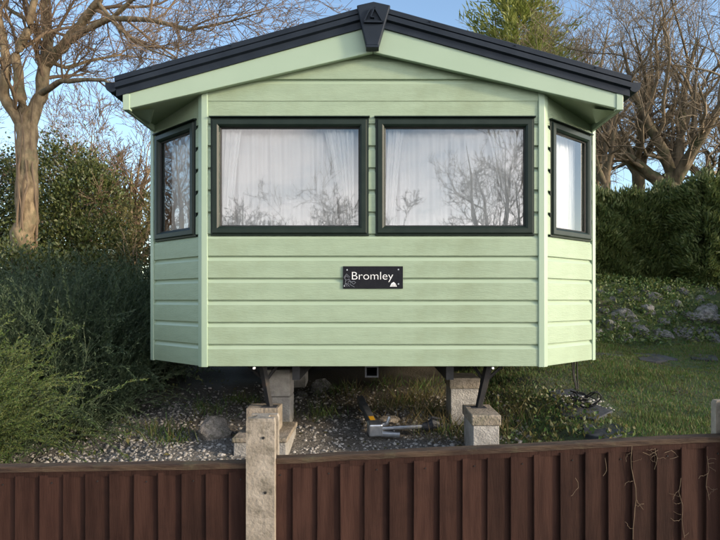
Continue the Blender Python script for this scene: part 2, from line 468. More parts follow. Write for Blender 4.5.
# back wall and inner lining (with holes for the windows)
def wall_quads(mb, p0, u, L_, z0, z1, holes, th, nrm):
    xs = sorted({0, L_} | {h[0] for h in holes} | {h[1] for h in holes})
    zs = sorted({z0, z1} | {h[2] for h in holes} | {h[3] for h in holes})
    for a, b in zip(xs, xs[1:]):
        for c, d in zip(zs, zs[1:]):
            if any(h[0] <= (a + b) / 2 <= h[1] and h[2] <= (c + d) / 2 <= h[3] for h in holes): continue
            q = [p0 + u * a, p0 + u * b, p0 + u * b - nrm * th, p0 + u * a - nrm * th]
            mb.hexa([(t[0], t[1], c) for t in q] + [(t[0], t[1], d) for t in q])
hz0, hz1 = ZW0 + 0.03, ZW1 - 0.03
mb = MB()
wall_quads(mb, np.array([-XF, D + 0.004]), np.array([1., 0]), 2 * XF, Z0 + 0.01, 3.12,
           [(WIN[0][0] + .03 + XF, WIN[0][1] - .03 + XF, hz0, hz1), (WIN[1][0] + .03 + XF, WIN[1][1] - .03 + XF, hz0, hz1)], 0.035, np.array([0, -1.]))
bays = {}
for sg in (-1, 1):
    c0 = np.array([sg * XF, D]); c1 = np.array([sg * XB, YB]); ln = np.linalg.norm(c1 - c0); u = (c1 - c0) / ln
    nr = np.array([u[1] * sg, -u[0] * sg]); nr = nr if nr[1] < 0 else -nr
    bays[sg] = (c0, u, nr, ln)
    wall_quads(mb, c0 - nr * 0.004, u, ln, Z0 + 0.01, 3.05, [(BT0 * ln + .03, BT1 * ln - .03, hz0, hz1)], 0.035, nr)
    mb.box(min(sg * (XB - .04), sg * (XB - .003)), max(sg * (XB - .04), sg * (XB - .003)), YB, YE, Z0 + 0.01, 3.05)
mb.box(-XB + 0.04, XB - 0.04, YE - 0.04, YE, Z0 + 0.01, 3.05)
mb.prism([(-1.18, D + .01, 3.12), (1.18, D + .01, 3.12), (0, D + .01, 3.47)], [(-1.18, D + .03, 3.12), (1.18, D + .03, 3.12), (0, D + .03, 3.47)])
mb.build('inner_wall', M['lining'], cv)
pl = [(-XF, D + .01), (XF, D + .01), (XB - .02, YB), (XB - .02, YE - .05), (-XB + .02, YE - .05), (-XB + .02, YB)]
MB().prism([(x, y, Z0 + .002) for x, y in pl], [(x, y, Z0 + .05) for x, y in pl]).build('floor_panel', M['under'], cv)
MB().prism([(x * .99, y + .01, 3.055) for x, y in pl], [(x * .99, y + .01, 3.075) for x, y in pl]).build('ceiling_panel', M['lining'], cv)
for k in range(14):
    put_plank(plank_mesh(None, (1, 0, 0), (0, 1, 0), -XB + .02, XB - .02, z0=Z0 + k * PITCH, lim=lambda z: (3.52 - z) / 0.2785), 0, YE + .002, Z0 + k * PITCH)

# corner trims
def trim(c, a, b, na, nb, z1):
    a, b, na, nb = map(np.array, (a, b, na, nb))
    m = (na + nb) / (1 + na @ nb)
    wd = 0.034; o = 0.026
    loop = [c + a * wd, c + a * wd + na * o, c + m * o, c + b * wd + nb * o, c + b * wd]
    MB().prism([(p[0], p[1], Z0 - 0.006) for p in loop], [(p[0], p[1], z1) for p in loop]).build('corner_trim', M['trim'], cv, bevel=0.004)
for sg in (-1, 1):
    c0, u, nr, ln = bays[sg]
    trim(c0, (-sg, 0.), u, (0., -1.), nr, 3.13)
    trim(c0 + u * ln, -u, (0., 1.), nr, (float(sg), 0.), 3.05)

# windows
def window(p0, u, nr, s0, s1, z0, z1, lab=None):
    p0, u, nr = np.array(p0, float), np.array(u, float), np.array(nr, float)
    P = lambda s, d, z: (*(p0 + u * s + nr * d), z)
    def frame_ring(prof, a0, a1, b0, b1):
        mb = MB(); rings = []
        for sx, sz in ((0, 0), (1, 0), (1, 1), (0, 1)):
            rings.append([P((a0 + i) if not sx else (a1 - i), d, (b0 + i) if not sz else (b1 - i)) for i, d in prof])
        n = len(prof)
        vs = [q for r in rings for q in r]; fs = []
        for r in range(4):
            for k in range(n):
                fs.append((r * n + k, r * n + (k + 1) % n, ((r + 1) % 4) * n + (k + 1) % n, ((r + 1) % 4) * n + k))
        return mb.add(vs, fs)
    fw = 0.070
    prof = [(0, -0.03), (0, 0.016), (0.003, 0.020), (0.014, 0.021), (0.017, 0.034), (0.021, 0.038), (fw - .018, 0.038), (fw - .006, 0.028), (fw, 0.014), (fw, -0.03)]
    f = frame_ring(prof, s0, s1, z0, z1).build('window', M['frame'], cv)
    frame_ring([(fw - .001, 0.003), (fw - .001, 0.013), (fw + .007, 0.009), (fw + .007, 0.003)], s0, s1, z0, z1).build('gasket', M['gasket'], f)
    a, b, c, d = s0 + fw - .004, s1 - fw + .004, z0 + fw - .004, z1 - fw + .004
    qd = [P(a, .001, c), P(b, .001, c), P(b, .001, d), P(a, .001, d)]
    e1, e2 = np.subtract(qd[1], qd[0]), np.subtract(qd[2], qd[1])
    if np.cross(e1, e2)[:2] @ nr < 0: qd = qd[::-1]          # glass faces outwards
    link('pane', MB().add(qd, [(0, 1, 2, 3)]).mesh('pane', wloc(f), False), M['glass'], f, wloc(f))
    # drip cap above
    MB().prism([P(s0 - .006, .015, z1 - .001), P(s0 - .006, .044, z1 - .001), P(s0 - .006, .040, z1 + .008), P(s0 - .006, .015, z1 + .012)],
               [P(s1 + .006, .015, z1 - .001), P(s1 + .006, .044, z1 - .001), P(s1 + .006, .040, z1 + .008), P(s1 + .006, .015, z1 + .012)]).build('drip_cap', M['frame'], f)
    return f
for a, b in WIN: window((0, D), (1, 0), (0, -1), a, b, ZW0, ZW1)
for sg in (-1, 1):
    c0, u, nr, ln = bays[sg]
    window(c0, u, nr, BT0 * ln, BT1 * ln, ZW0, ZW1)

# curtains (things hanging inside)
def cloth(name, path, z0, z1, amp, freq, m, label, cat='curtain', group=None, taper=None, seed=0):
    """path: (p,u,length); pleated sheet; taper(s,t)->s shift for swept drapes"""
    p, u, ln = path; p = np.array(p, float); u = np.array(u, float); nr = np.array([-u[1], u[0]])
    rg = np.random.default_rng(seed)
    ns = int(max(30, ln * 260)); nz_ = 14
    s = np.linspace(0, 1, ns); t = np.linspace(0, 1, nz_)
    S, T = np.meshgrid(s, t)
    warp = s * 1.0
    ph = freq * 2 * np.pi * ln
    w1 = np.sin(ph * S + 1.3 * np.sin(5 * S + seed) + 0.25 * np.sin(7 * T + seed)) + 0.45 * np.sin(ph * 2.3 * S + 2 + 0.5 * T)
    env = 0.55 + 0.45 * np.sin(9 * S + seed * 1.7) ** 2
    off = amp * w1 * env * (0.75 + 0.25 * (1 - T))
    SS = S if taper is None else taper(S, T)
    q = p[None, None] + SS[..., None] * ln * u + off[..., None] * nr
    V = np.concatenate([q, (z0 + (z1 - z0) * T)[..., None]], -1).reshape(-1, 3)
    c = V.mean(0); c[2] = z0
    i = np.arange(nz_ - 1)[:, None] * ns + np.arange(ns - 1)[None]
    Fq = np.stack([i, i + 1, i + ns + 1, i + ns], -1).reshape(-1, 4)
    o = link(name, mesh_np(name, V - c, Fq), m, None, c, True)
    return tag(o, label, cat, group)
zc0, zc1 = ZW0 - 0.02, ZW1 + 0.03
for k, (a, b) in enumerate(WIN):
    side = ('left', 'right')[k]
    cloth('net_curtain', ((a + .02, D + .085), (1, 0), b - a - .04), zc0, zc1, 0.020, 9, M['net'],
          'white sheer net curtain behind the front window pane on the %s' % side, group='net curtains', seed=k + 1)
    sw = lambda S, T: S * (0.55 + 0.45 * T ** 1.5)
    cloth('drape', ((a + .03, D + .05), (1, 0), 0.20), zc0, zc1, 0.016, 20, M['drape'],
          'white drape at the left end of the %s front window' % side, group='white drapes', taper=sw, seed=k + 5)
    sw2 = lambda S, T: 1 - (1 - S) * (0.35 + 0.65 * np.clip(T, 0, 1) ** 1.3)
    cloth('drape', ((b - .36, D + .05), (1, 0), 0.25 + .03 * k), zc0, zc1, 0.018, 20, M['drape'],
          'white drape swept aside near the right end of the %s front window' % side, group='white drapes', taper=sw2, seed=k + 8)
for sg in (-1, 1):
    c0, u, nr, ln = bays[sg]
    p = c0 + u * (BT0 * ln + .04) - nr * 0.10
    cloth('net_curtain', (p, u, ln * (BT1 - BT0) - .08), zc0, zc1, 0.014, 15, M['drape'],
          'pleated white curtain inside the narrow %s bay window' % ('left' if sg < 0 else 'right'), group='bay window curtains', seed=12 + sg)

# roof: fascias, dark edging, panels, gutters
KF = 4.10 / F
FB0, FB1, FT0, FT1 = 2.967, 3.380, 3.074, 3.566     # fascia bottom/top at end and apex
XE = 1.79
for sg in (-1, 1):
    e = sg * XE
    pts = [(e, FB0), (e, FT0), (sg * .0015, FT1), (sg * .0015, FB1)]
    MB().prism([(x, 4.055, z) for x, z in pts], [(x, 4.087, z) for x, z in pts]).build('fascia_board', M['trim'], cv, bevel=0.004)
    # end cap of the fascia and eaves board running back
    MB().box(*sorted((sg * (XE - .045), sg * (XE + .004))), 4.048, 4.092, FB0 - .004, FT0 + .005).build('fascia_end', M['trim'], cv, bevel=0.003)
    MB().box(*sorted((sg * (XE - .02), sg * (XE + .002))), 4.093, YE + .1, FB0 + .0, FT0 + .01).build('eaves_board', M['trim'], cv)
    # soffit under the cut corner, sloping to the wall, with a boxed web
    c0, u, nr, ln = bays[sg]
    tri = [(sg * (XF - .06), 4.089, 3.112), (sg * (XE - .022), 4.089, 2.975), (sg * (XE - .022), YB + .06, 3.028)]
    MB().prism(tri, [(x, y, z + .015) for x, y, z in tri]).build('soffit', M['soffit'], cv)
    # boxed web folded down from the soffit's outer edge
    wb = [(sg * (XE - .20), 4.10, 2.988), (sg * (XE - .023), 4.10, 2.972), (sg * (XE - .023), 4.50, 3.016), (sg * (XE - .055), 4.40, 2.975)]
    MB().add(wb, [(0, 1, 3), (1, 2, 3), (0, 3, 2)]).build('soffit_web', M['soffit'], cv)
    gs = [(sg * .002, FB1 + .012), (sg * (XF - .05), FB1 + .012 - .233 * (XF - .05))]
    MB().prism([(gs[0][0], 4.088, gs[0][1]), (gs[1][0], 4.088, gs[1][1]), (gs[1][0], D - .001, gs[1][1]), (gs[0][0], D - .001, gs[0][1])],
               [(gs[0][0], 4.088, gs[0][1] + .012), (gs[1][0], 4.088, gs[1][1] + .012), (gs[1][0], D - .001, gs[1][1] + .012), (gs[0][0], D - .001, gs[0][1] + .012)]).build('gable_soffit', M['soffit'], cv)
    # stepped dark roof edge
    base = lambda x: FT1 - (FT1 - (FT0 - .004)) * abs(x) / XE
    xo = sg * 1.838
    steps = [(0.0, 4.042), (0.052, 4.042), (0.056, 4.030), (0.060, 4.018), (0.098, 4.018), (0.102, 4.026), (0.106, 4.014), (0.142, 4.014), (0.148, 4.022), (0.148, 4.16), (0.0, 4.16)]
    sec = [(steps, )]
    A = [(sg * .0003, y, base(0) + h * .94) for h, y in steps]; B = [(xo, y, base(xo) + h * .94) for h, y in steps]
    MB().prism(A, B).build('roof_edge', M['roofm'], cv)
    for fx in (0.22, 0.55, 0.86):    # fixings
        x = xo * fx; z = base(x) + .123
        MB().tube([(x, 4.017, z), (x, 4.006, z)], 0.006, 8).build('fixing_screw', M['roofm'], cv)
    # roof sheet with tile steps
    ny = 20; ys = np.linspace(4.161, YE + .12, ny + 1)
    mb = MB()
    for a, b in zip(ys, ys[1:]):
        q = [(0, a, base(0) + .112), (xo, a, base(xo) + .112), (xo, b, base(xo) + .095), (0, b, base(0) + .095)]
        mb.prism(q, [(x, y, z - .05) for x, y, z in q])
    mb.build('roof_sheet', M['roofm'], cv)
    # gutter with stop end
    gxx = sg * 1.872; gz = base(xo) + .075
    prof = [(gxx + math.cos(t) * .042, gz + math.sin(t) * .046) for t in np.linspace(math.pi, 2 * math.pi, 9)] + [(gxx + .042, gz + .022), (gxx - .042, gz + .022)]
    MB().prism([(x, 4.036, z) for x, z in prof], [(x, YE + .1, z) for x, z in prof]).build('gutter', M['roofm'], cv)
MB().prism([(-.11, 4.162, 3.66), (.11, 4.162, 3.66), (0, 4.162, 3.70)], [(-.11, YE + .1, 3.65), (.11, YE + .1, 3.65), (0, YE + .1, 3.69)]).build('ridge_cap', M['roofm'], cv)

# ridge keystone with mountain emblem
def kp(px, py, Y): q = at(px, py, Y); return (q[0], q[1], q[2])
ky = [(356.6, 5.0), (373.6, 1.2), (390.6, 5.0), (378.6, 45.4), (366.2, 45.4)]
A = [kp(x, y, 3.988) for x, y in ky]; B = [(x, 4.15, z) for x, y, z in A]
ks = MB().prism(A, B).build('ridge_keystone', M['roofm'], cv, bevel=0.008)
def zk(x, y): return (340 + x / 10.286, y / 10.286)
mb = MB()
for (a, b, wd) in [((312, 98), (248, 228), 13), ((356, 88), (316, 186), 13), ((356, 88), (442, 236), 13), ((246, 234), (442, 236), 15), ((314, 186), (352, 188), 9)]:
    pa, pb = zk(*a), zk(*b); dx, dy = pb[0] - pa[0], pb[1] - pa[1]; n_ = math.hypot(dx, dy); ox, oy = -dy / n_ * wd / 20.6, dx / n_ * wd / 20.6
    q = [kp(pa[0] + ox, pa[1] + oy, 3.9885), kp(pb[0] + ox, pb[1] + oy, 3.9885), kp(pb[0] - ox, pb[1] - oy, 3.9885), kp(pa[0] - ox, pa[1] - oy, 3.9885)]
    mb.prism([(x, 3.968, z) for x, y, z in q], [(x, 3.9883, z) for x, y, z in q])
mb.build('emblem', M['roofm'], ks)
# lip under keystone
q = kp(372.4, 46, 3.99)
MB().box(q[0] - .046, q[0] + .046, 3.982, 4.05, q[2] - .012, q[2] + .004).build('keystone_lip', M['roofm'], ks, bevel=.003)

# chassis and jack legs
for x in (-.62, .62):
    MB().box(x - .03, x + .03, 4.55, 12.3, Z0 - .16, Z0 - .004).build('chassis_beam', M['blacksteel'], cv)
for y in (5.6, 7.6, 9.6, 11.6):
    MB().box(-.589, .589, y, y + .05, Z0 - .10, Z0 - .006).build('cross_member', M['blacksteel'], cv)
mb = MB()
a = at(365, 366, 4.28); b = at(378.5, 377.5, 4.28)
sq = [(a[0], a[2]), (b[0], a[2]), (b[0], b[2]), (a[0], b[2])]
for (x0, x1, z0, z1) in ((a[0], a[0] + .012, b[2], a[2]), (b[0] - .012, b[0], b[2], a[2]), (a[0] + .012, b[0] - .012, b[2], b[2] + .012), (a[0] + .012, b[0] - .012, a[2] - .012, a[2])):
    mb.box(x0, x1, 4.28, 5.2, z0, z1)
mb.build('drawbar_socket', M['blacksteel'], cv)
for sg, t, f_ in ((-1, (262, 367), (270, 407)), (1, (489, 367), (478.5, 408))):
    p = at(*t, 4.34); q = at(*f_, 4.27); p[2] = Z0 - .002
    d = (q - p)
    j = MB().tube([p, p + d * .5, q], [.034, .032, .026], 6).build('jack_leg', M['jack'], cv)
    for s2 in (-1, 1):
        MB().tube([p + np.array([s2 * .13, .02, 0]), p + d * .42], .013, 5).build('brace', M['jack'], j)
    MB().box(q[0] - .055, q[0] + .055, q[1] - .05, q[1] + .05, q[2] - .004, q[2] + .008).build('foot_plate', M['blacksteel'], j)
    jack_foot = q
for px in (254, 493):
    q = at(px, 367.6, 4.12)
    MB().tube([(q[0], 4.115, q[2] - .004), (q[0], 4.14, q[2] - .004)], .009, 8).build('bolt_cap', M['white'], cv)
ax = MB().tube([(-1.35, 8.2, Z0 - .2), (1.35, 8.2, Z0 - .2)], .04, 8).build('axle', M['blacksteel'], cv)
for x in (-1.3, 1.3):
    wz = Z0 - .22
    wh = MB().tube([(x - .09, 8.2, wz), (x - .07, 8.2, wz), (x + .07, 8.2, wz), (x + .09, 8.2, wz)], [.24, .28, .28, .24], 20).build('wheel', M['gasket'], cv)
    MB().tube([(x - .096, 8.2, wz), (x + .096, 8.2, wz)], .15, 16).build('rim', M['steel'], wh)

# name sign
def pm(px, py, Y=4.112): q = at(px, py, Y); return (q[0], q[1], q[2])
a, b = pm(343, 266.2), pm(403, 288.6)
sg_root = empty('name_sign', ((a[0] + b[0]) / 2, 4.118, b[2]), 'black slate plaque lettered Bromley in white on the green cladding', 'sign')
MB().box(a[0], b[0], 4.112, 4.1255, b[2], a[2]).build('plate', M['plate'], sg_root, bevel=.002)
def sz(x, y): return pm(330 + x / 8.471, 255 + y / 8.467, 4.111)
for x, y in ((145, 126), (580, 123), (580, 245), (122, 262)):
    q = sz(x, y); MB().tube([(q[0], 4.1118, q[2]), (q[0], 4.108, q[2])], .0055, 8).build('screw', M['steel'], sg_root)
fc = bpy.data.curves.new('lettering', 'FONT'); fc.body = 'Bromley'; fc.size = 1; fc.extrude = 0.004; fc.offset = -0.012
fo = bpy.data.objects.new('lettering_src', fc); col.objects.link(fo)
bpy.context.view_layer.update()
me = bpy.data.meshes.new_from_object(fo.evaluated_get(bpy.context.evaluated_depsgraph_get()))
bpy.data.objects.remove(fo)
n_ = len(me.vertices); vv = np.empty(n_ * 3, np.float32); me.vertices.foreach_get('co', vv); vv = vv.reshape(-1, 3)
x0, x1 = vv[:, 0].min(), vv[:, 0].max()
q0, q1 = sz(186, 208), sz(535, 138)
sc_ = (q1[0] - q0[0]) / (x1 - x0)
capz = (q1[2] - q0[2]) / 0.73
V2 = np.stack([q0[0] + (vv[:, 0] - x0) * sc_, 4.1116 - vv[:, 2] * .25, q0[2] + vv[:, 1] * capz], 1) - np.array(sg_root.location)
me.vertices.foreach_set('co', V2.astype(np.float32).ravel()); me.update()
me.materials.clear()
lt = link('lettering', me, M['white'], sg_root, sg_root.location)
mb = MB()
def stroke(pts, r=.0016):
    mb.tube([(p[0], 4.1112, p[2]) for p in (sz(*q) for q in pts)], r, 4)
stroke([(118, 190), (140, 160), (165, 185), (158, 208), (135, 212), (118, 190)])
stroke([(126, 190), (141, 175), (154, 190)])
stroke([(135, 212), (130, 235), (145, 268)]); stroke([(160, 205), (178, 228), (170, 250), (152, 240), (158, 222), (178, 228)])
stroke([(178, 228), (205, 222), (218, 232), (200, 248), (178, 228)]); stroke([(170, 250), (190, 262), (208, 272)]); stroke([(122, 250), (140, 240), (165, 268)])
mb.build('flower_drawing', M['grey_line'], sg_root)
mb = MB()
mb.prism([(p[0], 4.1104, p[2]) for p in (sz(*q) for q in [(508, 268), (520, 240), (540, 228), (556, 244), (566, 268)])],
         [(p[0], 4.1117, p[2]) for p in (sz(*q) for q in [(508, 268), (520, 240), (540, 228), (556, 244), (566, 268)])])
em = mb.build('dome_emblem', M['white'], sg_root)
mb = MB()
for x in (527, 540, 553): q = sz(x, 268); q2 = sz(x, 248); mb.box(q[0] - .0014, q[0] + .0014, 4.1098, 4.1104, q[2], q2[2])
mb.build('dome_door', M['plate'], em)

# ------------------------------------------------------------------ blocks under the caravan
def hz(x, y): return float(H(x, y))
def block(label, x0, x1, y0, y1, top, cap=0.0, joints=(), capm='slab', over=0.012, m='conc', bottom=None, group='concrete blocks under the caravan'):
    zb = bottom if bottom is not None else hz((x0 + x1) / 2, (y0 + y1) / 2) - .05
    t = empty('support_block', ((x0 + x1) / 2, (y0 + y1) / 2, zb), label, 'block', group)
    zs = [zb] + list(joints) + [top - cap]
    for a, b in zip(zs, zs[1:]):
        MB().box(x0, x1, y0, y1, a, b - (.006 if b != zs[-1] else 0)).build('block', M[m], t, bevel=.006)
    if cap: MB().box(x0 - over, x1 + over, y0 - over, y1 + over, top - cap + .001, top).build('cap_slab', M[capm], t, bevel=.008)
    return t
block('wide grey block capped with a thin slab behind the concrete fence post', -1.0, -.625, 4.05, 4.58, .612, .035)
block('small upright brown block carrying the left jack leg foot', -.945, -.705, 4.20, 4.40, .795, 0, m='slab', bottom=.6125)
block('shaded stacked grey pillar behind the left jack leg', -.945, -.735, 5.0, 5.25, .98, 0, joints=(.745,))
block('dim grey pillar farther under the caravan, left of centre', -.925, -.775, 6.5, 6.75, .97, 0, joints=(.8,))
block('pale grey block with thick mossy cap carrying the right jack leg', .705, .89, 3.98, 4.38, .79, .075)
block('grey block with brown cap set back behind the right jack leg', .675, .915, 4.90, 5.22, .925, .095)

# ------------------------------------------------------------------ tow bar lying on the gravel
tb = empty('tow_hitch', tuple(at(372, 434, 4.6)), 'galvanised tow hitch with yellow sticker lying on the gravel', 'tow hitch')
gz_ = lambda p, d: np.array([p[0], p[1], hz(p[0], p[1]) + d])
pA = gz_(at(360, 398, 5.6), .075); pB = gz_(at(374, 430, 4.62), .085)
d = (pB - pA); dn = d / np.linalg.norm(d); sd_ = np.cross(dn, (0, 0, 1)); sd_ /= np.linalg.norm(sd_); up_ = np.cross(sd_, dn)
def obar(mb, a, b, w_, h_):
    mb.hexa([a - sd_ * w_ - up_ * h_, b - sd_ * w_ - up_ * h_, b + sd_ * w_ - up_ * h_, a + sd_ * w_ - up_ * h_, a - sd_ * w_ + up_ * h_, b - sd_ * w_ + up_ * h_, b + sd_ * w_ + up_ * h_, a + sd_ * w_ + up_ * h_])
mb = MB(); obar(mb, pA, pB, .030, .035); mb.build('drawbar', M['barsteel'], tb, bevel=.005)
mb = MB(); s0 = pA + d * .80 + up_ * .0352; s1 = pA + d * .93 + up_ * .0352; obar(mb, s0, s1, .022, .001); mb.build('sticker', M['yellow'], tb)
mb = MB(); obar(mb, pB - dn * .03, pB + dn * .12, .055, .05); hd = mb.build('coupling_head', M['steel'], tb, bevel=.012)
q = pB + dn * .05
MB().tube([q + np.array([.03, 0, .02]), q + np.array([.10, -.02, .05]), q + np.array([.12, -.02, .10])], [.018, .016, .012], 8).build('lever', M['steel'], hd)
e = at(426, 432, 4.66); e[2] = hz(e[0], e[1]) + .085
MB().tube([q + np.array([.05, .0, .0]), e], .017, 10, ).build('tie_rod', M['steel'], tb, sm=False)
MB().tube([q + np.array([.05, -.02, -.04]), q + np.array([.2, -.03, -.045])], .024, 10).build('jockey_sleeve', M['steel'], tb)
MB().tube([e + np.array([-.03, 0, 0]), e + np.array([.01, 0, 0]), e + np.array([.05, 0, .02]), e + np.array([.11, .01, .01])], [.03, .036, .045, .03], 10).build('ball_cup', M['blacksteel'], tb)
MB().tube([e + np.array([.03, 0, .03]), e + np.array([.05, -.01, .075]), e + np.array([.12, -.01, .06])], [.012, .012, .009], 7).build('handle', M['blacksteel'], tb)

# ------------------------------------------------------------------ fence
PY = 2.27
def hpost(px, label, topz):
    x = (px - CX) / F * 2.22
    wd, dp, sl_ = .056, .115, .03
    y0 = 2.215
    t = empty('fence_post', (x, y0 + dp / 2, 0), label, 'post', 'concrete fence posts')
    zb = -.1
    lp = [(-wd, 0), (wd, 0), (wd, .036), (wd - sl_, .036), (wd - sl_, .082), (wd, .082), (wd, dp), (-wd, dp), (-wd, .082), (-wd + sl_, .082), (-wd + sl_, .036), (-wd, .036)]
    lt_ = [(a * .93, dp / 2 + (b - dp / 2) * .93) for a, b in lp]
    mb = MB()
    r = [[(x + a, y0 + b, z) for a, b in l] for l, z in ((lp, zb), (lp, topz - .012), (lt_, topz))]
    n = len(lp)
    mb.add(r[0] + r[1] + r[2], [tuple(range(n))[::-1], tuple(range(2 * n, 3 * n))] + [(k * n + i, k * n + (i + 1) % n, (k + 1) * n + (i + 1) % n, (k + 1) * n + i) for k in (0, 1) for i in range(n)])
    mb.build('shaft', M['post'], t)
    for z, dx in ((topz - .075, .012), (topz - .29, .02)):
        MB().tube([(x + dx, y0 + .001, z), (x + dx, y0 - .003, z)], .006, 7).build('form_hole', M['gasket'], t)
    return x
xpL = hpost(260.5, 'weathered concrete fence post rising above the brown fence', CZ - 118.5 / F * 2.22)
xpR = hpost(742, 'concrete fence post at the right edge of the picture', CZ - 104 / F * 2.22)
rgf = random.Random(3)
def panel(label, x0, x1, zt0, zt1, overlap_left):
    t = empty('board_fence', ((x0 + x1) / 2, PY, 0), label, 'fence', 'brown fence panels')
    zt_ = lambda x: zt0 + (zt1 - zt0) * (x - x0) / (x1 - x0)
    # capping rail
    prof = [(-.028, -.022), (-.030, -.004), (-.025, 0), (.012, .003), (.018, -.004), (.018, -.022)]
    ns = 14; xs = np.linspace(x0, x1, ns + 1); mb = MB(); rings = []
    for x in xs:
        jz = rgf.uniform(-.0016, .0016); jy = rgf.uniform(-.001, .001)
        rings.append([(x, PY + a + jy, zt_(x) + b + jz) for a, b in prof])
    n = len(prof)
    mb.add([q for r in rings for q in r], [(i * n + k, i * n + (k + 1) % n, (i + 1) * n + (k + 1) % n, (i + 1) * n + k) for i in range(ns) for k in range(n)] + [tuple(range(n)), tuple(ns * n + k for k in range(n))])
    mb.build('top_rail', M['rail'], t)
    mb = MB(); zz = lambda x: zt_(x) - .0225
    mb.hexa([(x0, PY - .024, zz(x0) - .022), (x1, PY - .024, zz(x1) - .022), (x1, PY - .006, zz(x1) - .022), (x0, PY - .006, zz(x0) - .022), (x0, PY - .024, zz(x0)), (x1, PY - .024, zz(x1)), (x1, PY - .006, zz(x1)), (x0, PY - .006, zz(x0))])
    mb.build('rail_batten', M['fence'], t)
    for h_ in (.12, .62):
        MB().hexa([(x0, PY + .012, h_), (x1, PY + .012, h_), (x1, PY + .034, h_), (x0, PY + .034, h_), (x0, PY + .012, h_ + .04), (x1, PY + .012, h_ + .04), (x1, PY + .034, h_ + .04), (x0, PY + .034, h_ + .04)]).build('rear_batten', M['fence'], t)
    pw = .0985; nb = int((x1 - x0) / pw) + 1; pw = (x1 - x0) / nb
    for i in range(nb):
        a = x0 + i * pw - .003 + rgf.uniform(-.004, .004); b = a + pw + .022
        b = min(b, x1)
        top = zt_(a) - .032 - rgf.uniform(0, .008); lean = rgf.uniform(-.003, .003); zb = .09 + rgf.uniform(-.01, .01)
        j = rgf.uniform(-.0015, .0015)
        yf = PY - .022 + j + (0.0)
        # left edge thick and proud, right edge thin and tucked behind the next board
        sec = [(a, yf - .0055), (a + .0015, yf - .006), (b, yf + .010), (b, yf + .014), (a, yf + .0085)]
        rows = [zb, zb + (top - zb) * .5, top]
        mb = MB(); n = len(sec); vs = []
        for kz, z in enumerate(rows):
            wob = rgf.uniform(-.0012, .0012)
            for (x, y) in sec: vs.append((x + lean * (z - zb) + wob, y + wob * .5, z))
        mb.add(vs, [tuple(range(n))[::-1], tuple(range(2 * n, 3 * n))] + [(k * n + q, k * n + (q + 1) % n, (k + 1) * n + (q + 1) % n, (k + 1) * n + q) for k in (0, 1) for q in range(n)])
        bo = mb.build('board', M['fence'], t)
        if i % 2 == 0:
            xn = a + pw * .5; MB().tube([(xn, yf + .0015, top - .03), (xn, yf - .0035, top - .03)], .003, 6).build('nail', M['gasket'], bo)
    return t
zl = lambda px, py: CZ - (py - CY) / F * 2.25
panel('brown stained board fence panel left of the weathered concrete post', xpL - 1.83, xpL - .031, zl(0, 470), zl(247, 462.5), True)
panel('brown stained board fence panel right of the post with dry ivy stems', xpL + .031, xpR - .031, zl(277, 458.5), zl(720, 435.5), True)
# ------------------------------------------------------------------ foliage machinery
def norm(a): return a / np.maximum(np.linalg.norm(a, axis=-1, keepdims=True), 1e-9)

def grow(P0, D0, Ls, n, wob, trop, rng):
    """polylines (B,n+1,3): wob random turn per step, trop vertical pull per step"""
    B = len(P0); P = np.empty((B, n + 1, 3)); P[:, 0] = P0; d = norm(D0.copy())
    for k in range(n):
        d = norm(d + rng.normal(0, wob, (B, 3)) + np.array([0, 0, 1.0]) * np.reshape(trop, (-1, 1)))
        P[:, k + 1] = P[:, k] + d * (Ls / n)[:, None]
    return P

def tubes(P, Rr, sides):
    """P (B,m,3), Rr (B,m) -> verts, quads"""
    B, m, _ = P.shape
    T = np.empty_like(P); T[:, 1:-1] = P[:, 2:] - P[:, :-2]; T[:, 0] = P[:, 1] - P[:, 0]; T[:, -1] = P[:, -1] - P[:, -2]
    T = norm(T)
    ref = np.where(np.abs(T[..., 2:3]) > .9, np.array([1., 0, 0]), np.array([0, 0, 1.]))
    a = norm(np.cross(T, ref)); b = np.cross(T, a)
    an = np.arange(sides) * 2 * np.pi / sides
    ring = P[:, :, None] + Rr[:, :, None, None] * (a[:, :, None] * np.cos(an)[None, None, :, None] + b[:, :, None] * np.sin(an)[None, None, :, None])
    V = ring.reshape(-1, 3)
    base = (np.arange(B) * m * sides)[:, None, None] + (np.arange(m - 1) * sides)[None, :, None]
    k = np.arange(sides)[None, None]; k2 = (k + 1) % sides
    Fq = np.stack([base + k, base + k2, base + sides + k2, base + sides + k], -1).reshape(-1, 4)
    return V, Fq

def cat(parts):
    Vs, Fs, o = [], [], 0
    for v, f in parts:
        Vs.append(v); Fs.append(f + o); o += len(v)
    return np.concatenate(Vs), np.concatenate(Fs)

def children(P, Rr, Ls, K, tmin, ang, lfac, rfac, rng, tmax=1.0):
    B, m, _ = P.shape
    t = rng.uniform(tmin, tmax, (B, K)) * (m - 1)
    i = np.minimum(t.astype(int), m - 2); f = (t - i)[..., None]
    bi = np.arange(B)[:, None]
    p = P[bi, i] * (1 - f) + P[bi, i + 1] * f
    T = norm(P[bi, i + 1] - P[bi, i])
    r = Rr[bi, i] * (1 - f[..., 0]) + Rr[bi, i + 1] * f[..., 0]
    v = rng.normal(0, 1, p.shape); perp = norm(v - (v * T).sum(-1, keepdims=True) * T)
    an = rng.uniform(ang[0], ang[1], (B, K))[..., None]
    d = T * np.cos(an) + perp * np.sin(an)
    l = Ls[:, None] * rng.uniform(lfac[0], lfac[1], (B, K)) * (1.15 - 0.45 * t / (m - 1))
    return p.reshape(-1, 3), d.reshape(-1, 3), l.ravel(), (r * rfac).ravel()

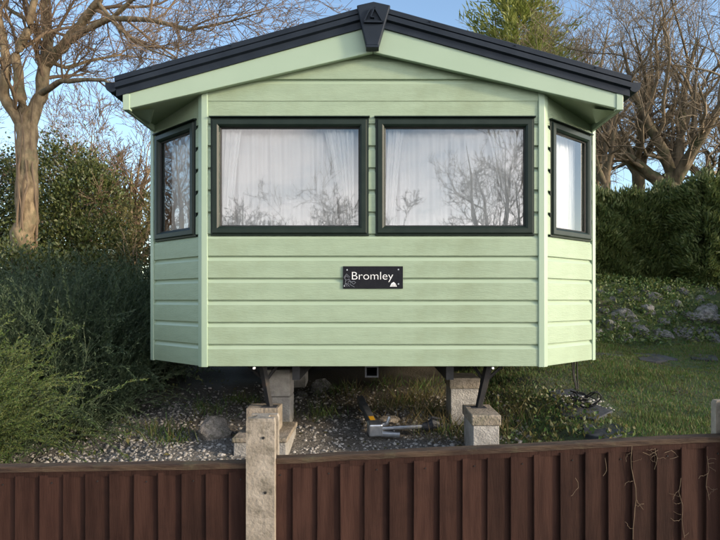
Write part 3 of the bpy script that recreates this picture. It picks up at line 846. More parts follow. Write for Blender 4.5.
def bare_tree(name, limbs, label, levels, rng, group=None, bark='bark', twig='twig', rmin=.004, trunk_sides=9):
    """limbs: list of (points, radii) in world space; levels: list of dict for successive twig orders"""
    base = limbs[0][0][0]
    root = empty(name, tuple(base), label, 'tree', group)
    parts = []; polys = []
    for pts, rad in limbs:
        pts = np.array(pts, float); rad = np.array(rad, float)
        # resample with slight wobble
        m = max(6, 4 * (len(pts) - 1) + 1); tt = np.linspace(0, len(pts) - 1, m)
        i = np.minimum(tt.astype(int), len(pts) - 2); f = (tt - i)[:, None]
        fs = f * f * (3 - 2 * f) * .4 + f * .6
        P = pts[i] * (1 - fs) + pts[i + 1] * fs; rr = rad[i] * (1 - f[:, 0]) + rad[i + 1] * f[:, 0]
        wv = rng.normal(0, 1, P.shape) * (rr * .12)[:, None]; wv[0] = 0
        P = P + wv
        parts.append(tubes(P[None], (rr * rng.uniform(.96, 1.05, len(rr)))[None], trunk_sides)); polys.append((P, rr))
    V, Fq = cat(parts)
    org = np.array(base)
    link('trunk', mesh_np('trunk', V - org, Fq), M[bark], root, org, True)
    tw = []
    frontier = []
    for P, rr in polys[0 if len(polys) == 1 else 1:]:
        Lp = np.linalg.norm(np.diff(P, axis=0), axis=1).sum()
        frontier.append((P[None], rr[None], np.array([Lp])))
    for li, c in enumerate(levels):
        nxt = []
        for P, rr, Ls in frontier:
            K = c['K']
            if li == 0: K = max(2, int(c['K'] * Ls[0]))
            p, dd, l, r = children(P, rr, Ls, K, c.get('tmin', .3), c.get('ang', (.5, 1.1)), c['lf'], c.get('rf', .6), rng)
            if li == 0: l = rng.uniform(c['lf'][0], c['lf'][1], len(l)) * c.get('L0', 1.0)
            dd = norm(dd + np.array(c.get('bias', (0, 0, .15))))
            r = np.clip(r, rmin, c.get('rmax', .06))
            n = c.get('n', 5)
            Q = grow(p, dd, l, n, c.get('wob', .16), c.get('trop', .04), rng)
            RR = r[:, None] * np.linspace(1, c.get('tip', .45), n + 1)[None]
            RR = np.maximum(RR, rmin * .75)
            tw.append(tubes(Q, RR, c.get('sides', 3)))
            nxt.append((Q, RR, l))
        # merge frontier (same n)
        frontier = [(np.concatenate([a[0] for a in nxt]), np.concatenate([a[1] for a in nxt]), np.concatenate([a[2] for a in nxt]))]
    V, Fq = cat(tw)
    link('crown', mesh_np('crown', V - org, Fq), M[twig], root, org)
    return root, frontier[0]

def leaves(P, Dr, ln, wd, rng, fold=.25, face=None):
    """diamond leaves: two triangles each. P base, Dr direction"""
    n = len(P); Dr = norm(Dr)
    v = rng.normal(0, 1, (n, 3)) if face is None else face
    s = norm(np.cross(Dr, v)); up = np.cross(s, Dr)
    ln = np.broadcast_to(ln, n)[:, None]; wd = np.broadcast_to(wd, n)[:, None]
    a = P; t = P + Dr * ln; mid = P + Dr * ln * .45 + up * wd * fold
    V = np.stack([a, mid + s * wd * .5, t, mid - s * wd * .5], 1).reshape(-1, 3)
    b = np.arange(n) * 4
    Fq = np.stack([np.stack([b, b + 1, b + 2], 1), np.stack([b, b + 2, b + 3], 1)], 1).reshape(-1, 3)
    return V, Fq

def shell_points(n, c, rad, rng, inner=.55):
    d = norm(rng.normal(0, 1, (n, 3)))
    r = rng.uniform(inner, 1, n) ** .6
    return np.array(c) + d * np.array(rad) * r[:, None], d

def leaf_bush(name, lumps, n, ln, wd, label, m, rng, catg='bush', group=None, clump=60, up=.3, stems=True, extra=None, stem_mat='twig2'):
    """lumps: list of (centre, radii); crowns of leaf clumps with gaps"""
    lo = min(c[2] - r[2] for c, r in lumps); cx = np.mean([c[0] for c, r in lumps]); cy = np.mean([c[1] for c, r in lumps])
    org = np.array([cx, cy, hz(cx, cy)])
    root = empty(name, tuple(org), label, catg, group)
    Ps, Ds = [], []
    vol = np.array([r[0] * r[1] * r[2] for c, r in lumps]) ** .67; vol /= vol.sum()
    for (c, r), f in zip(lumps, vol):
        k = max(4, int(n * f / clump))
        pc, dc = shell_points(k, c, r, rng)
        sz_ = rng.uniform(.05, .16, k) * np.mean(r) * 1.5
        P = pc[:, None] + rng.normal(0, 1, (k, clump, 3)) * sz_[:, None, None]
        Dd = dc[:, None] + rng.normal(0, .6, (k, clump, 3)) + np.array([0, 0, up])
        Ps.append(P.reshape(-1, 3)); Ds.append(Dd.reshape(-1, 3))
    P = np.concatenate(Ps); Dd = np.concatenate(Ds)
    V, Fq = leaves(P, Dd, rng.uniform(.7, 1.3, len(P)) * ln, rng.uniform(.7, 1.3, len(P)) * wd, rng)
    link('crown', mesh_np('crown', V - org, Fq), M[m], root, org)
    if stems:
        ns = 26; c0 = np.array([lumps[rng.integers(len(lumps))] for _ in range(1)], dtype=object)
        tgt = np.concatenate([shell_points(max(3, int(ns * f)), c, r, rng, .3)[0] for (c, r), f in zip(lumps, vol)])
        b = org + np.c_[rng.normal(0, .12, (len(tgt), 2)), np.full(len(tgt), -.05)]
        t = np.linspace(0, 1, 7)[None, :, None]
        Pp = b[:, None] * (1 - t) + tgt[:, None] * t + rng.normal(0, .03, (len(tgt), 7, 3)) * (t > 0)
        Pp[..., 2] += (np.sin(t[..., 0] * np.pi) * .12)
        V, Fq = tubes(Pp, np.linspace(.022, .005, 7)[None].repeat(len(tgt), 0), 4)
        link('stem', mesh_np('stem', V - org, Fq), M[stem_mat], root, org)
    return root

# ------------------------------------------------------------------ trees
r1 = np.random.default_rng(21)
TW = [dict(K=3.4, lf=(.5, 1.6), L0=1.0, tmin=.2, ang=(.45, 1.1), rf=.5, n=6, wob=.16, trop=.03, sides=5, rmax=.032, bias=(.1, -.05, .2)),
      dict(K=8, lf=(.35, .8), tmin=.15, ang=(.4, 1.0), rf=.5, n=5, wob=.18, trop=.02, sides=4, rmax=.012),
      dict(K=5, lf=(.4, .85), tmin=.15, ang=(.4, 1.0), rf=.6, n=4, wob=.18, trop=.0, sides=3, rmax=.007),
      dict(K=2, lf=(.3, .8), tmin=.2, ang=(.3, .9), rf=.7, n=3, wob=.15, trop=.0, sides=3, rmax=.005)]
def L9(*pp):  # pixel points with depth and radius (in m)
    return [at(a, b, y) for a, b, y, r in pp], [r for a, b, y, r in pp]
base = at(20, 300, 9.0); base[2] = hz(base[0], 9.0) - .1
limbs = []
pts, rad = L9((21, 300, 9, .26), (25, 235, 9, .215), (27, 170, 9, .19), (26, 125, 9, .20))
pts[0] = base; rad = [r * .78 for r in rad]; limbs.append((pts, rad))
limbs.append(L9((26, 128, 9, .16), (14, 112, 8.9, .14), (3, 95, 8.8, .12), (6, 60, 8.7, .10), (0, 20, 8.6, .07), (-10, -20, 8.5, .04)))
limbs.append(L9((26, 126, 9, .16), (20, 90, 8.8, .12), (16, 55, 8.7, .10), (28, 30, 8.6, .085), (36, -8, 8.5, .06), (40, -40, 8.4, .035)))
limbs.append(L9((28, 128, 9, .17), (40, 95, 9.1, .15), (46, 62, 9.2, .14), (48, 35, 9.2, .12), (44, 5, 9.3, .09), (52, -35, 9.3, .05)))
limbs.append(L9((45, 66, 9.2, .13), (62, 48, 9, .12), (80, 25, 8.8, .105), (98, 2, 8.6, .085), (112, -28, 8.5, .05)))
limbs.append(L9((62, 46, 9, .09), (85, 30, 8.7, .075), (112, 18, 8.4, .062), (150, 20, 8.1, .05), (190, 30, 7.8, .035), (228, 22, 7.5, .02), (262, 12, 7.3, .008)))
limbs.append(L9((112, 18, 8.4, .05), (132, 0, 8.2, .042), (160, -12, 8, .03), (200, -10, 7.8, .02), (250, -2, 7.5, .01)))
limbs.append(L9((40, 95, 9.1, .08), (58, 82, 8.7, .06), (80, 80, 8.3, .045), (104, 80, 8.0, .035), (122, 92, 7.8, .02), (140, 118, 7.7, .008)))
limbs.append(L9((46, 60, 9.2, .06), (66, 68, 9.4, .045), (92, 60, 9.6, .035), (120, 55, 9.8, .025), (160, 60, 10, .012)))
limbs.append(L9((3, 95, 8.8, .07), (-15, 75, 8.8, .06), (-40, 40, 8.9, .045), (-60, -10, 9, .02)))
limbs.append(L9((48, 40, 9.2, .07), (30, 22, 9.4, .06), (10, 10, 9.6, .045), (-20, -15, 9.8, .02)))
limbs.append(L9((98, 2, 8.6, .05), (120, 30, 8.3, .035), (150, 50, 8.0, .022), (185, 62, 7.8, .01)))
limbs = limbs[:1] + [(p, [r * .66 for r in q]) for p, q in limbs[1:]]
bare_tree('bare_tree', limbs, 'large bare tree with stout forked trunk and golden bark at left edge', TW, r1, bark='bark', twig='twig', rmin=.0036, trunk_sides=10)
# ivy stems on that trunk
mb = MB()
rv = random.Random(8)
for k in range(9):
    ph = rv.uniform(0, 6.28); pts = []
    for t in np.linspace(0, 1, 16):
        z = base[2] + .1 + t * rv.uniform(3.6, 3.8); rr_ = .17 + .03 * (1 - t) ** 3 - .02 * t
        an = ph + math.sin(t * 7 + k) * .5 + t * rv.choice((-1, 1)) * .1
        cx_ = np.interp(z, [1.0, 2.64, 3.67, 4.39], [base[0], at(25, 235, 9)[0], at(27, 170, 9)[0], at(26, 125, 9)[0]])
        pts.append((cx_ + math.cos(an) * rr_, 9 + math.sin(an) * rr_, z))
    mb.tube(pts, [.016] * 12 + [.013, .011, .009, .006], 5)
iv = mb.build('ivy_stems', M['vine']); tag(iv, 'bare ivy stems clinging to the stout left tree trunk', 'ivy')

def auto_tree(name, px, Y, ztop, spread, label, seed, lean=0., nl=6, r0=.16, group=None, bark='bark2', twig='twig2', lv=None, forkz=.35, rmin=.006, X=None):
    rg = np.random.default_rng(seed)
    x = (px - CX) / F * Y if X is None else X; zb = hz(x, Y) - .1
    hgt = ztop - zb; fk = np.array([x + lean * hgt * forkz, Y, zb + hgt * forkz])
    limbs = [([(x, Y, zb), (x + lean * .3 * hgt * forkz, Y, zb + hgt * forkz * .5), tuple(fk)], [r0 * 1.25, r0, r0 * .95])]
    for k in range(nl):
        az = 2 * math.pi * (k + rg.uniform(-.3, .3)) / nl; el = rg.uniform(.3, .95) if k else .12
        out = spread * el; st = fk - np.array([0, 0, rg.uniform(0, .10) * hgt])
        end = fk + np.array([math.cos(az) * out + lean * hgt * .3, math.sin(az) * out * .8, (hgt * (1 - forkz)) * (1 - .5 * el ** 2) * rg.uniform(.75, 1)])
        mid = st * .5 + end * .5 + np.array([math.cos(az) * out * .10, math.sin(az) * out * .10, hgt * .06])
        limbs.append(([tuple(st), tuple(st * .7 + mid * .3 + rg.normal(0, .05, 3)), tuple(mid + rg.normal(0, .15, 3)), tuple(end)], [r0 * .66, r0 * .52, r0 * .32, r0 * .05]))
    lv = lv or [dict(K=2.1, lf=(.9, 2.4), L0=spread / 3.4, tmin=.2, ang=(.5, 1.2), rf=.55, n=6, wob=.2, trop=.02, sides=4, rmax=.05, bias=(0, 0, .10)),
                dict(K=7, lf=(.35, .8), tmin=.15, ang=(.45, 1.1), rf=.5, n=4, wob=.2, trop=.015, sides=3, rmax=.016),
                dict(K=4, lf=(.35, .8), tmin=.15, ang=(.4, 1.0), rf=.55, n=3, wob=.2, trop=.01, sides=3, rmax=.0075),
                dict(K=2, lf=(.4, .85), tmin=.2, ang=(.3, .9), rf=.7, n=2, wob=.15, sides=3, rmax=.0045)]
    return bare_tree(name, limbs, label, lv, rg, group, bark, twig, rmin, 8)

gR = 'bare trees above the right hedge'
auto_tree('bare_tree', 603, 13.5, 7.4, 2.2, 'slim brown bare tree closest to the right eave of the caravan', 31, .02, 5, .12, gR, forkz=.52, rmin=.0042)
auto_tree('bare_tree', 641, 15.5, 9.4, 3.4, 'bare tree with upright trunk left of the big forked tree', 32, -.03, 6, .17, gR, forkz=.52, rmin=.0042)
auto_tree('bare_tree', 668, 14.0, 8.2, 4.3, 'big bare tree forking low above the right hedge with wide crown', 33, .04, 8, .23, gR, forkz=.46, rmin=.0042)
auto_tree('bare_tree', 703, 15.0, 7.4, 3.0, 'leaning bare tree at the right edge above the hedge', 34, .12, 6, .18, gR, forkz=.52, rmin=.0042)
auto_tree('bare_tree', 590, 19.0, 11.2, 3.8, 'tall bare tree farther back rising behind the right roof slope', 35, .03, 6, .2, gR, forkz=.4, rmin=.006)
gL = 'bare trees behind the left bushes'
LL = [dict(K=2.6, lf=(.8, 1.7), L0=.9, tmin=.2, ang=(.4, 1.1), rf=.5, n=6, wob=.24, trop=.05, sides=4, rmax=.04, bias=(0, 0, .25)),
      dict(K=7, lf=(.35, .8), tmin=.15, ang=(.4, 1.0), rf=.5, n=5, wob=.24, trop=.02, sides=3, rmax=.015),
      dict(K=5, lf=(.35, .8), tmin=.15, ang=(.4, 1.0), rf=.6, n=3, wob=.2, sides=3, rmax=.008),
      dict(K=2, lf=(.35, .8), tmin=.2, ang=(.3, .9), rf=.7, n=2, wob=.15, sides=3, rmax=.006)]
auto_tree('bare_tree', 126, 12.5, 5.7, 2.3, 'low spreading golden bare tree seen just left of the caravan', 41, .02, 9, .16, gL, 'bark', 'twig', LL, .30)
auto_tree('bare_tree', 84, 17.0, 7.0, 2.6, 'pale bare tree far behind the dark holly bush', 42, -.02, 6, .13, gL, 'bark', 'twig', LL, .32)
auto_tree('bare_tree', -30, 15.0, 7.5, 3.0, 'bare tree mostly outside the left edge behind the stout trunk', 43, .05, 6, .16, gL, 'bark', 'twig', LL, .3)
auto_tree('bare_tree', 0, 6.8, 6.5, 2.6, 'bare tree mirrored in the narrow left bay window', 47, 0, 7, .15, 'trees mirrored in the caravan windows', 'bark', 'twig', LL, .3, .006, X=-14.0)
# trees on the far side of the lane, seen mirrored in the window glass
gB = 'trees mirrored in the caravan windows'
for k, (x, y, zt_, sp, lab) in enumerate([(-5.2, -13, 6.0, 2.4, 'bare tree mirrored at the left side of the left front window'),
                                        (-1.9, -15, 6.2, 2.6, 'bare tree mirrored in the middle of the left front window'),
                                        (1.0, -14, 5.4, 2.0, 'low bare tree mirrored at the left of the right front window'),
                                        (4.4, -12, 8.2, 2.8, 'tall bare tree mirrored at the right of the right front window')]):
    auto_tree('bare_tree', 0, y, zt_, sp, lab, 50 + k, 0, 6, .14, gB, 'bark2', 'twig2', None, .28, .008, X=x)

# evergreen behind the roof
def conifer(name, X, Y, zb, zt_, rad, n, label, m, seed, ln=.22, wd=.05, catg='tree', point=.6):
    rg = np.random.default_rng(seed)
    org = np.array([X, Y, hz(X, Y)]); root = empty(name, tuple(org), label, catg)
    MB().tube([(X, Y, org[2] - .1), (X + .05, Y, (org[2] + zt_) / 2), (X, Y, zt_ - .3)], [.2, .13, .02], 8).build('trunk', M['bark2'], root)
    k = n // 30
    t = rg.uniform(0, 1, k) ** .8; az = rg.uniform(0, 2 * np.pi, k)
    rr_ = rad * (1 - t) ** point * rg.uniform(.45, 1.15, k)
    tip = np.stack([X + np.cos(az) * rr_, Y + np.sin(az) * rr_, zb + (zt_ - zb) * t + rr_ * .35], 1)
    bd = norm(np.stack([np.cos(az), np.sin(az), np.full(k, .55)], 1) + rg.normal(0, .15, (k, 3)))
    s = rg.uniform(-1.0, 0.05, (k, 30))[..., None] * .75
    P = tip[:, None] + bd[:, None] * s + rg.normal(0, .07, (k, 30, 3))
    Dd = bd[:, None] + rg.normal(0, .45, (k, 30, 3)) + np.array([0, 0, .2])
    V, Fq = leaves(P.reshape(-1, 3), Dd.reshape(-1, 3), rg.uniform(.6, 1.3, k * 30) * ln, rg.uniform(.7, 1.3, k * 30) * wd, rg)
    link('crown', mesh_np('crown', V - org, Fq), M[m], root, org)
conifer('evergreen_tree', 4.05, 16.0, 5.0, 10.6, 2.3, 9000, 'yellow green evergreen tree showing above the right roof slope', 'golden', 61, .24, .045, point=.42)
conifer('evergreen_tree', 5.1, 17.5, 4.0, 10.2, 1.9, 6000, 'second yellow green evergreen, lower and nearer the right eave', 'golden', 62, .22, .04, point=.5)

# hollies on the left
rh = np.random.default_rng(71)
def lump(px, py, Y, rx, ry, rz): return (tuple(at(px, py, Y)), (rx, ry, rz))
leaf_bush('holly_bush', [lump(75, 225, 10.5, 1.0, .9, 1.2), lump(60, 185, 10.8, .75, .8, .8), lump(98, 258, 10.2, .75, .8, .7), lump(62, 265, 10.2, .9, .8, .8), lump(90, 195, 10.9, .6, .6, .6)], 26000, .062, .038,
          'dense dark holly bush right of the stout tree trunk', 'holly', rh)
leaf_bush('holly_bush', [lump(-8, 200, 10.8, .75, .8, 1.0), lump(-2, 255, 10.2, .9, .8, .8), lump(-30, 230, 10.5, .9, .8, 1.0)], 15000, .062, .038,
          'dark holly bush at the left edge beside the stout trunk', 'holly', rh)
leaf_bush('withered_shrub', [lump(138, 250, 9.6, .5, .5, .8), lump(125, 285, 9.2, .7, .5, .5), lump(146, 225, 9.8, .35, .4, .6)], 2600, .07, .035,
          'straggly yellowing shrub beside the left wall of the caravan', 'dead', rh, clump=30)
leaf_bush('laurel_bush', [lump(10, 285, 8.4, .9, .6, .6), lump(70, 290, 8.6, 1.0, .6, .55), lump(120, 300, 8.4, .7, .5, .4)], 14000, .065, .035,
          'low dark evergreen shrub at the foot of the holly', 'holly', rh)

# feathery shrubs: arching stems clothed with narrow leaves
def feather_bush(name, bases, nst, ln, label, m, seed, leaf=(.03, .006), per=44, out=.75, droop=-.06, group=None, reach=None):
    rg = np.random.default_rng(seed)
    bs = np.array(bases, float); org = bs.mean(0); org[2] = hz(org[0], org[1])
    root = empty(name, tuple(org), label, 'bush', group)
    b = bs[rg.integers(len(bs), size=nst)]
    p = b + np.c_[rg.normal(0, .16, (nst, 2)), np.zeros(nst)]; p[:, 2] = H(p[:, 0], p[:, 1]) - .02
    az = rg.uniform(0, 2 * np.pi, nst); o = rg.uniform(.1, out, nst)
    dd = np.stack([np.cos(az) * o, np.sin(az) * o, np.ones(nst)], 1)
    n = 9; ls = ln * rg.uniform(.6, 1.1, nst)
    Q = grow(p, dd, ls, n, .07, droop * rg.uniform(.3, 2.0, nst), rg)
    rad_ = np.linspace(.006, .0015, n + 1)[None].repeat(nst, 0)
    p2, d2, l2, r2 = children(Q, rad_, ls, 4, .3, (.25, .6), (.25, .5), .7, rg)
    Q2 = grow(p2, d2, l2, n, .06, droop * .8, rg); rad2 = np.linspace(.003, .0012, n + 1)[None].repeat(len(p2), 0)
    tb_ = [tubes(Q, rad_, 3), tubes(Q2, rad2, 3)]
    V, Fq = cat(tb_); link('stem', mesh_np('stem', V - org, Fq), M['broomd'], root, org)
    out_ = []
    for Qx, k in ((Q, per), (Q2, per // 2)):
        B = len(Qx); t = rg.uniform(.25 if k == per else .05, 1, (B, k)) * n; i = np.minimum(t.astype(int), n - 1); f = (t - i)[..., None]; bi = np.arange(B)[:, None]
        P = Qx[bi, i] * (1 - f) + Qx[bi, i + 1] * f; T = norm(Qx[bi, i + 1] - Qx[bi, i])
        Dd = norm(T + rg.normal(0, .48, T.shape))
        P = P.reshape(-1, 3); Dd = Dd.reshape(-1, 3)
        out_.append(leaves(P, Dd, rg.uniform(.6, 1.3, len(P)) * leaf[0], leaf[1], rg))
    V, Fq = cat(out_); link('crown', mesh_np('crown', V - org, Fq), M[m], root, org)
    return root
def gb(x, y): return (x, y, hz(x, y))
feather_bush('broom_bush', [gb(-2.75, 3.25), gb(-2.85, 3.55), gb(-2.95, 3.4), gb(-3.05, 3.8), gb(-3.2, 3.7), gb(-2.6, 3.15)], 800, .94,
             'sunlit green feathery shrub behind the left end of the fence', 'broom', 81, (.022, .0048), 170, .62, -.075)
feather_bush('heath_bush', [gb(-3.3, 5.0), gb(-3.0, 5.5), gb(-3.6, 5.6), gb(-2.7, 5.2)], 560, 1.30,
             'shaded grey green feathery shrub behind the sunlit one', 'broomd', 82, (.036, .008), 80, .8, -.05)
feather_bush('heath_bush', [gb(-2.65, 6.3), gb(-3.0, 6.9), gb(-2.5, 7.0), gb(-3.4, 6.6)], 520, 1.28,
             'dark feathery shrub against the left wall of the caravan', 'broomd', 83, (.038, .009), 72, .75, -.05)
feather_bush('heath_bush', [gb(-4.4, 6.4), gb(-4.9, 6.8), gb(-4.0, 7.2), gb(-5.3, 7.0)], 460, 1.25,
             'dusky feathery shrub below the stout tree at left', 'broomd', 84, (.042, .010), 68, .85, -.05)
feather_bush('heath_bush', [gb(-2.35, 4.9), gb(-2.5, 4.5), gb(-2.9, 4.3)], 240, .85,
             'low dark twiggy shrub spilling on to the gravel at left', 'broomd', 85, (.03, .007), 26, 1.0, -.09)

# ------------------------------------------------------------------ conifer hedges
def hedge(name, x0, x1, y0, y1, top, n, label, seed, front=True, zb=None):
    rg = np.random.default_rng(seed)
    cx_, cy_ = (x0 + x1) / 2, (y0 + y1) / 2; org = np.array([cx_, cy_, hz(cx_, cy_)])
    root = empty(name, tuple(org), label, 'hedge', 'conifer hedges')
    # sample on the box surface, pushed by lumpy noise
    A = np.array([(x1 - x0) * (top - 1), (x1 - x0) * (top - 1), (y1 - y0) * (top - 1), (y1 - y0) * (top - 1), (x1 - x0) * (y1 - y0)]); A = A * np.array([1.3, .4, 1.2, 1.2, 1.2]); A /= A.sum()
    fc_ = rg.choice(5, n, p=A); a, b = rg.uniform(0, 1, (2, n))
    x = np.where(fc_ == 2, x0, np.where(fc_ == 3, x1, x0 + a * (x1 - x0))); y = np.where(fc_ == 0, y0, np.where(fc_ == 1, y1, y0 + (np.where(fc_ >= 4, b, a)) * (y1 - y0)))
    zg = H(x, y); z = np.where(fc_ == 4, top, zg + b * (top - zg))
    nrm = np.array([[0, -1, 0], [0, 1, 0], [-1, 0, 0], [1, 0, 0], [0, 0, 1.]])[fc_]
    lumpy = .10 * np.sin(3.1 * x + 1.7 * z + seed) + .08 * np.sin(5.3 * z - 2.2 * x + 2 * y) + .06 * np.sin(9 * x + 4 * z + 3 * y) + .05 * np.sin(15 * z + 11 * x)
    bulge = .12 * np.sin(np.clip((z - zg) / (top - zg + .01), 0, 1) * np.pi)
    dep = -np.abs(rg.normal(0, .13, n))
    P = np.stack([x, y, z], 1) + nrm * (lumpy + bulge + dep)[:, None]
    P[:, 2] += np.where(fc_ == 4, .12 * np.sin(2.1 * x + y) + np.abs(rg.normal(0, .07, n)), 0)
    Dd = nrm * .75 + np.array([0, 0, .75]) + rg.normal(0, .42, (n, 3))
    ni = n // 5                                      # older growth inside
    Pi = np.stack([rg.uniform(x0 + .15, x1 - .15, ni), rg.uniform(y0 + .15, y1 - .15, ni), np.zeros(ni)], 1)
    zi = H(Pi[:, 0], Pi[:, 1]); Pi[:, 2] = zi + rg.uniform(0, 1, ni) * (top - .15 - zi)
    V, Fq = cat([leaves(P, Dd, rg.uniform(.45, 1.4, n) * .10, rg.uniform(.6, 1.3, n) * .032, rg, .2),
                 leaves(Pi, rg.normal(0, 1, (ni, 3)), rg.uniform(.5, 1.3, ni) * .26, rg.uniform(.6, 1.3, ni) * .13, rg, .2)])
    link('foliage', mesh_np('foliage', V - org, Fq), M['conifer'], root, org)
    mb = MB()
    for k in range(int((x1 - x0 + y1 - y0) / .6)):
        sx_, sy_ = rg.uniform(x0 + .2, x1 - .2), rg.uniform(y0 + .2, y1 - .2); zz_ = hz(sx_, sy_)
        mb.tube([(sx_, sy_, zz_ - .1), (sx_ + rg.normal(0, .05), sy_, (zz_ + top) / 2), (sx_, sy_, top - .25)], [.05, .035, .012], 6)
    mb.build('stem', M['bark2'], root)
    return root
hedge('conifer_hedge', 3.0, 6.0, 10.6, 11.7, CZ + 104 / F * 10.8, 85000, 'tall dark conifer hedge running behind the rockery bank', 91)
hedge('conifer_hedge', 5.72, 8.2, 9.8, 11.0, CZ + 118 / F * 10, 66000, 'conifer hedge section at the right edge coming forward from the gap', 92)
# ------------------------------------------------------------------ rocks
def rock_mesh(seed, flat=.7, sub=3):
    rg = np.random.default_rng(seed)
    import bmesh
    bm = bmesh.new(); bmesh.ops.create_icosphere(bm, subdivisions=sub, radius=1)
    cuts = norm(rg.normal(0, 1, (9, 3))); cd = rg.uniform(.55, .85, 9)
    ph = rg.uniform(0, 6, 6)
    for v in bm.verts:
        p = np.array(v.co)
        for c, d_ in zip(cuts, cd):
            e_ = p @ c - d_
            if e_ > 0: p = p - c * e_ * .9
        p = p * (1 + .05 * math.sin(6 * p[0] + ph[0]) * math.sin(5 * p[1] + ph[1]) + .04 * math.sin(11 * p[2] + ph[2] + 4 * p[0]))
        v.co = p * np.array([1, .85, flat])
    me = bpy.data.meshes.new('rock'); bm.to_mesh(me); bm.free(); return me
def rock(px, py, Y, wpx, label, seed, m='rock', flat=.7, rz=0):
    s = wpx / F * Y / 2 * 1.1; p = at(px, py, Y); z = hz(p[0], Y)
    o = link('rock', rock_mesh(seed, flat), M[m], None, (p[0], Y, z + s * flat * .45)); o.scale = (s, s, s); o.rotation_euler = (0, 0, rz)
    return tag(o, label, 'rock', 'loose rocks on the gravel')
rock(214, 436, 4.45, 36, 'pale brown rock lying left of the wide grey block', 101, rz=.5)
rock(322, 396, 6.2, 24, 'rock in the shade under the caravan between the pillars', 102, 'rock2', rz=1.1)
rock(302, 402, 6.0, 12, 'small stone beside the shaded rock under the caravan', 103, 'rock2', rz=2)
rock(446, 428, 4.75, 13, 'small grey stone between the hitch and the right block', 104, 'rock2', rz=.3)
rock(388, 420, 5.0, 22, 'flat stone just behind the hitch coupling', 105, 'rock', .45)
rock(510, 432, 4.1, 16, 'brown stone beside the pale block with mossy cap', 106, 'rock', .7, .8)

rk = empty('rockery', (4.5, 9.2, hz(4.5, 9.2)), 'rockery of rough grey stones on the bank below the hedge', 'rockery')
rr2 = np.random.default_rng(111)
protos = [rock_mesh(120 + k, rr2.uniform(.5, .8)) for k in range(7)]
rocks_px = [(604, 312, 14), (622, 316, 30), (648, 312, 20), (662, 322, 16), (676, 306, 16), (690, 318, 24), (708, 316, 34), (634, 300, 18), (612, 300, 12), (655, 298, 16), (684, 292, 16), (702, 300, 14), (640, 331, 22), (664, 336, 20), (686, 332, 26), (706, 332, 26), (612, 328, 20), (598, 336, 18), (626, 340, 16), (718, 320, 24), (670, 314, 14), (600, 324, 14), (652, 340, 18), (694, 342, 18), (716, 342, 22), (646, 292, 12), (622, 292, 12), (667, 291, 12), (712, 292, 14), (602, 292, 12)]
for k, (px, py, wp) in enumerate(rocks_px):
    # find the depth at which this line of sight meets the bank
    ys = np.linspace(7.0, 10.6, 200); zz_ = CZ - (py - CY) / F * ys; hh = H((px - CX) / F * ys, ys); j = np.argmax(hh >= zz_) if (hh >= zz_).any() else 199
    Yk = ys[j]; s = wp / F * Yk / 2 * 1.25
    o = link('stone', protos[k % 7], M['rock2'], rk, ((px - CX) / F * Yk, Yk + .05, zz_[j]))
    o.scale = (s, s * .8, s * rr2.uniform(.75, 1.1)); o.rotation_euler = (rr2.uniform(-.4, .4), rr2.uniform(-.4, .4), rr2.uniform(0, 6))

# slate slabs
def slab(pp, label, th=.014):
    pts = []
    for px, py in pp:
        ys = np.linspace(2.6, 10, 600); zz_ = CZ - (py - CY) / F * ys; hh = H((px - CX) / F * ys, ys) + .015; j = np.argmax(hh >= zz_)
        pts.append(((px - CX) / F * ys[j], ys[j]))
    c = np.mean(pts, 0); z = hz(*c)
    zz2 = [H(a, b) * .6 + z * .4 for a, b in pts]
    o = MB().prism([(a, b, h - .03) for (a, b), h in zip(pts, zz2)], [(a, b, h + th) for (a, b), h in zip(pts, zz2)]).build('paving_slab', M['slate'], None, bevel=.006)
    tag(o, label, 'slab', 'dark slate slabs in the lawn')
slab([(556, 404), (585, 398), (613, 411), (596, 420), (562, 416)], 'dark slate slab strewn with chippings below the black cable')
slab([(583, 425), (612, 421), (634, 431), (606, 440), (584, 437)], 'dark slate slab nearest the fence in the lawn')
slab([(548, 391), (572, 388), (586, 395), (556, 401)], 'dark slate slab under the right bay corner')
slab([(594, 352), (622, 351), (624, 356), (596, 358)], 'thin slate slab at the foot of the rockery beside the caravan')
slab([(634, 353), (660, 354), (678, 360), (656, 363), (640, 360)], 'thin slate slab at the foot of the rockery, middle of the lawn edge')
slab([(686, 352), (716, 354), (719, 361), (692, 359)], 'thin slate slab at the foot of the rockery near the right edge')

# cable bunch below the right bay
cb = empty('cable_bunch', tuple(at(578, 400, 4.72)), 'black cables hanging from the right bay and coiled on the ground', 'cable')
rc = random.Random(4)
for k in range(3):
    x0 = at(572 + 2.5 * k, 360, 4.72); x0[2] = Z0 + .01
    x1 = at(576 + k, 389, 4.75)
    pts = [x0, x0 * .5 + x1 * .5 + np.array([rc.uniform(-.02, .02), 0, 0]), x1]
    MB().tube(pts, .006, 6).build('cable', M['cable'], cb)
for k in range(4):
    c = at(579 + 2.5 * k, 393 + 2 * k, 4.78); pts = []; tw_ = rc.uniform(.5, 1.3)
    for t in np.linspace(0, 2 * math.pi * 1.3, 22):
        a_ = .05 + .012 * k; pts.append((c[0] + math.cos(t + k * 1.7) * a_ * 1.1 + .02 * math.sin(2.3 * t), c[1] + math.sin(t + k) * .06, c[2] - .03 + math.sin(t * tw_ + k * 1.8) * a_ * .8))
    mn = min(p[2] for p in pts); sh = max(0, hz(c[0], c[1]) + .01 - mn)
    MB().tube([(x, y, z + sh) for x, y, z in pts], .0065, 6).build('cable_loop', M['cable'], cb)

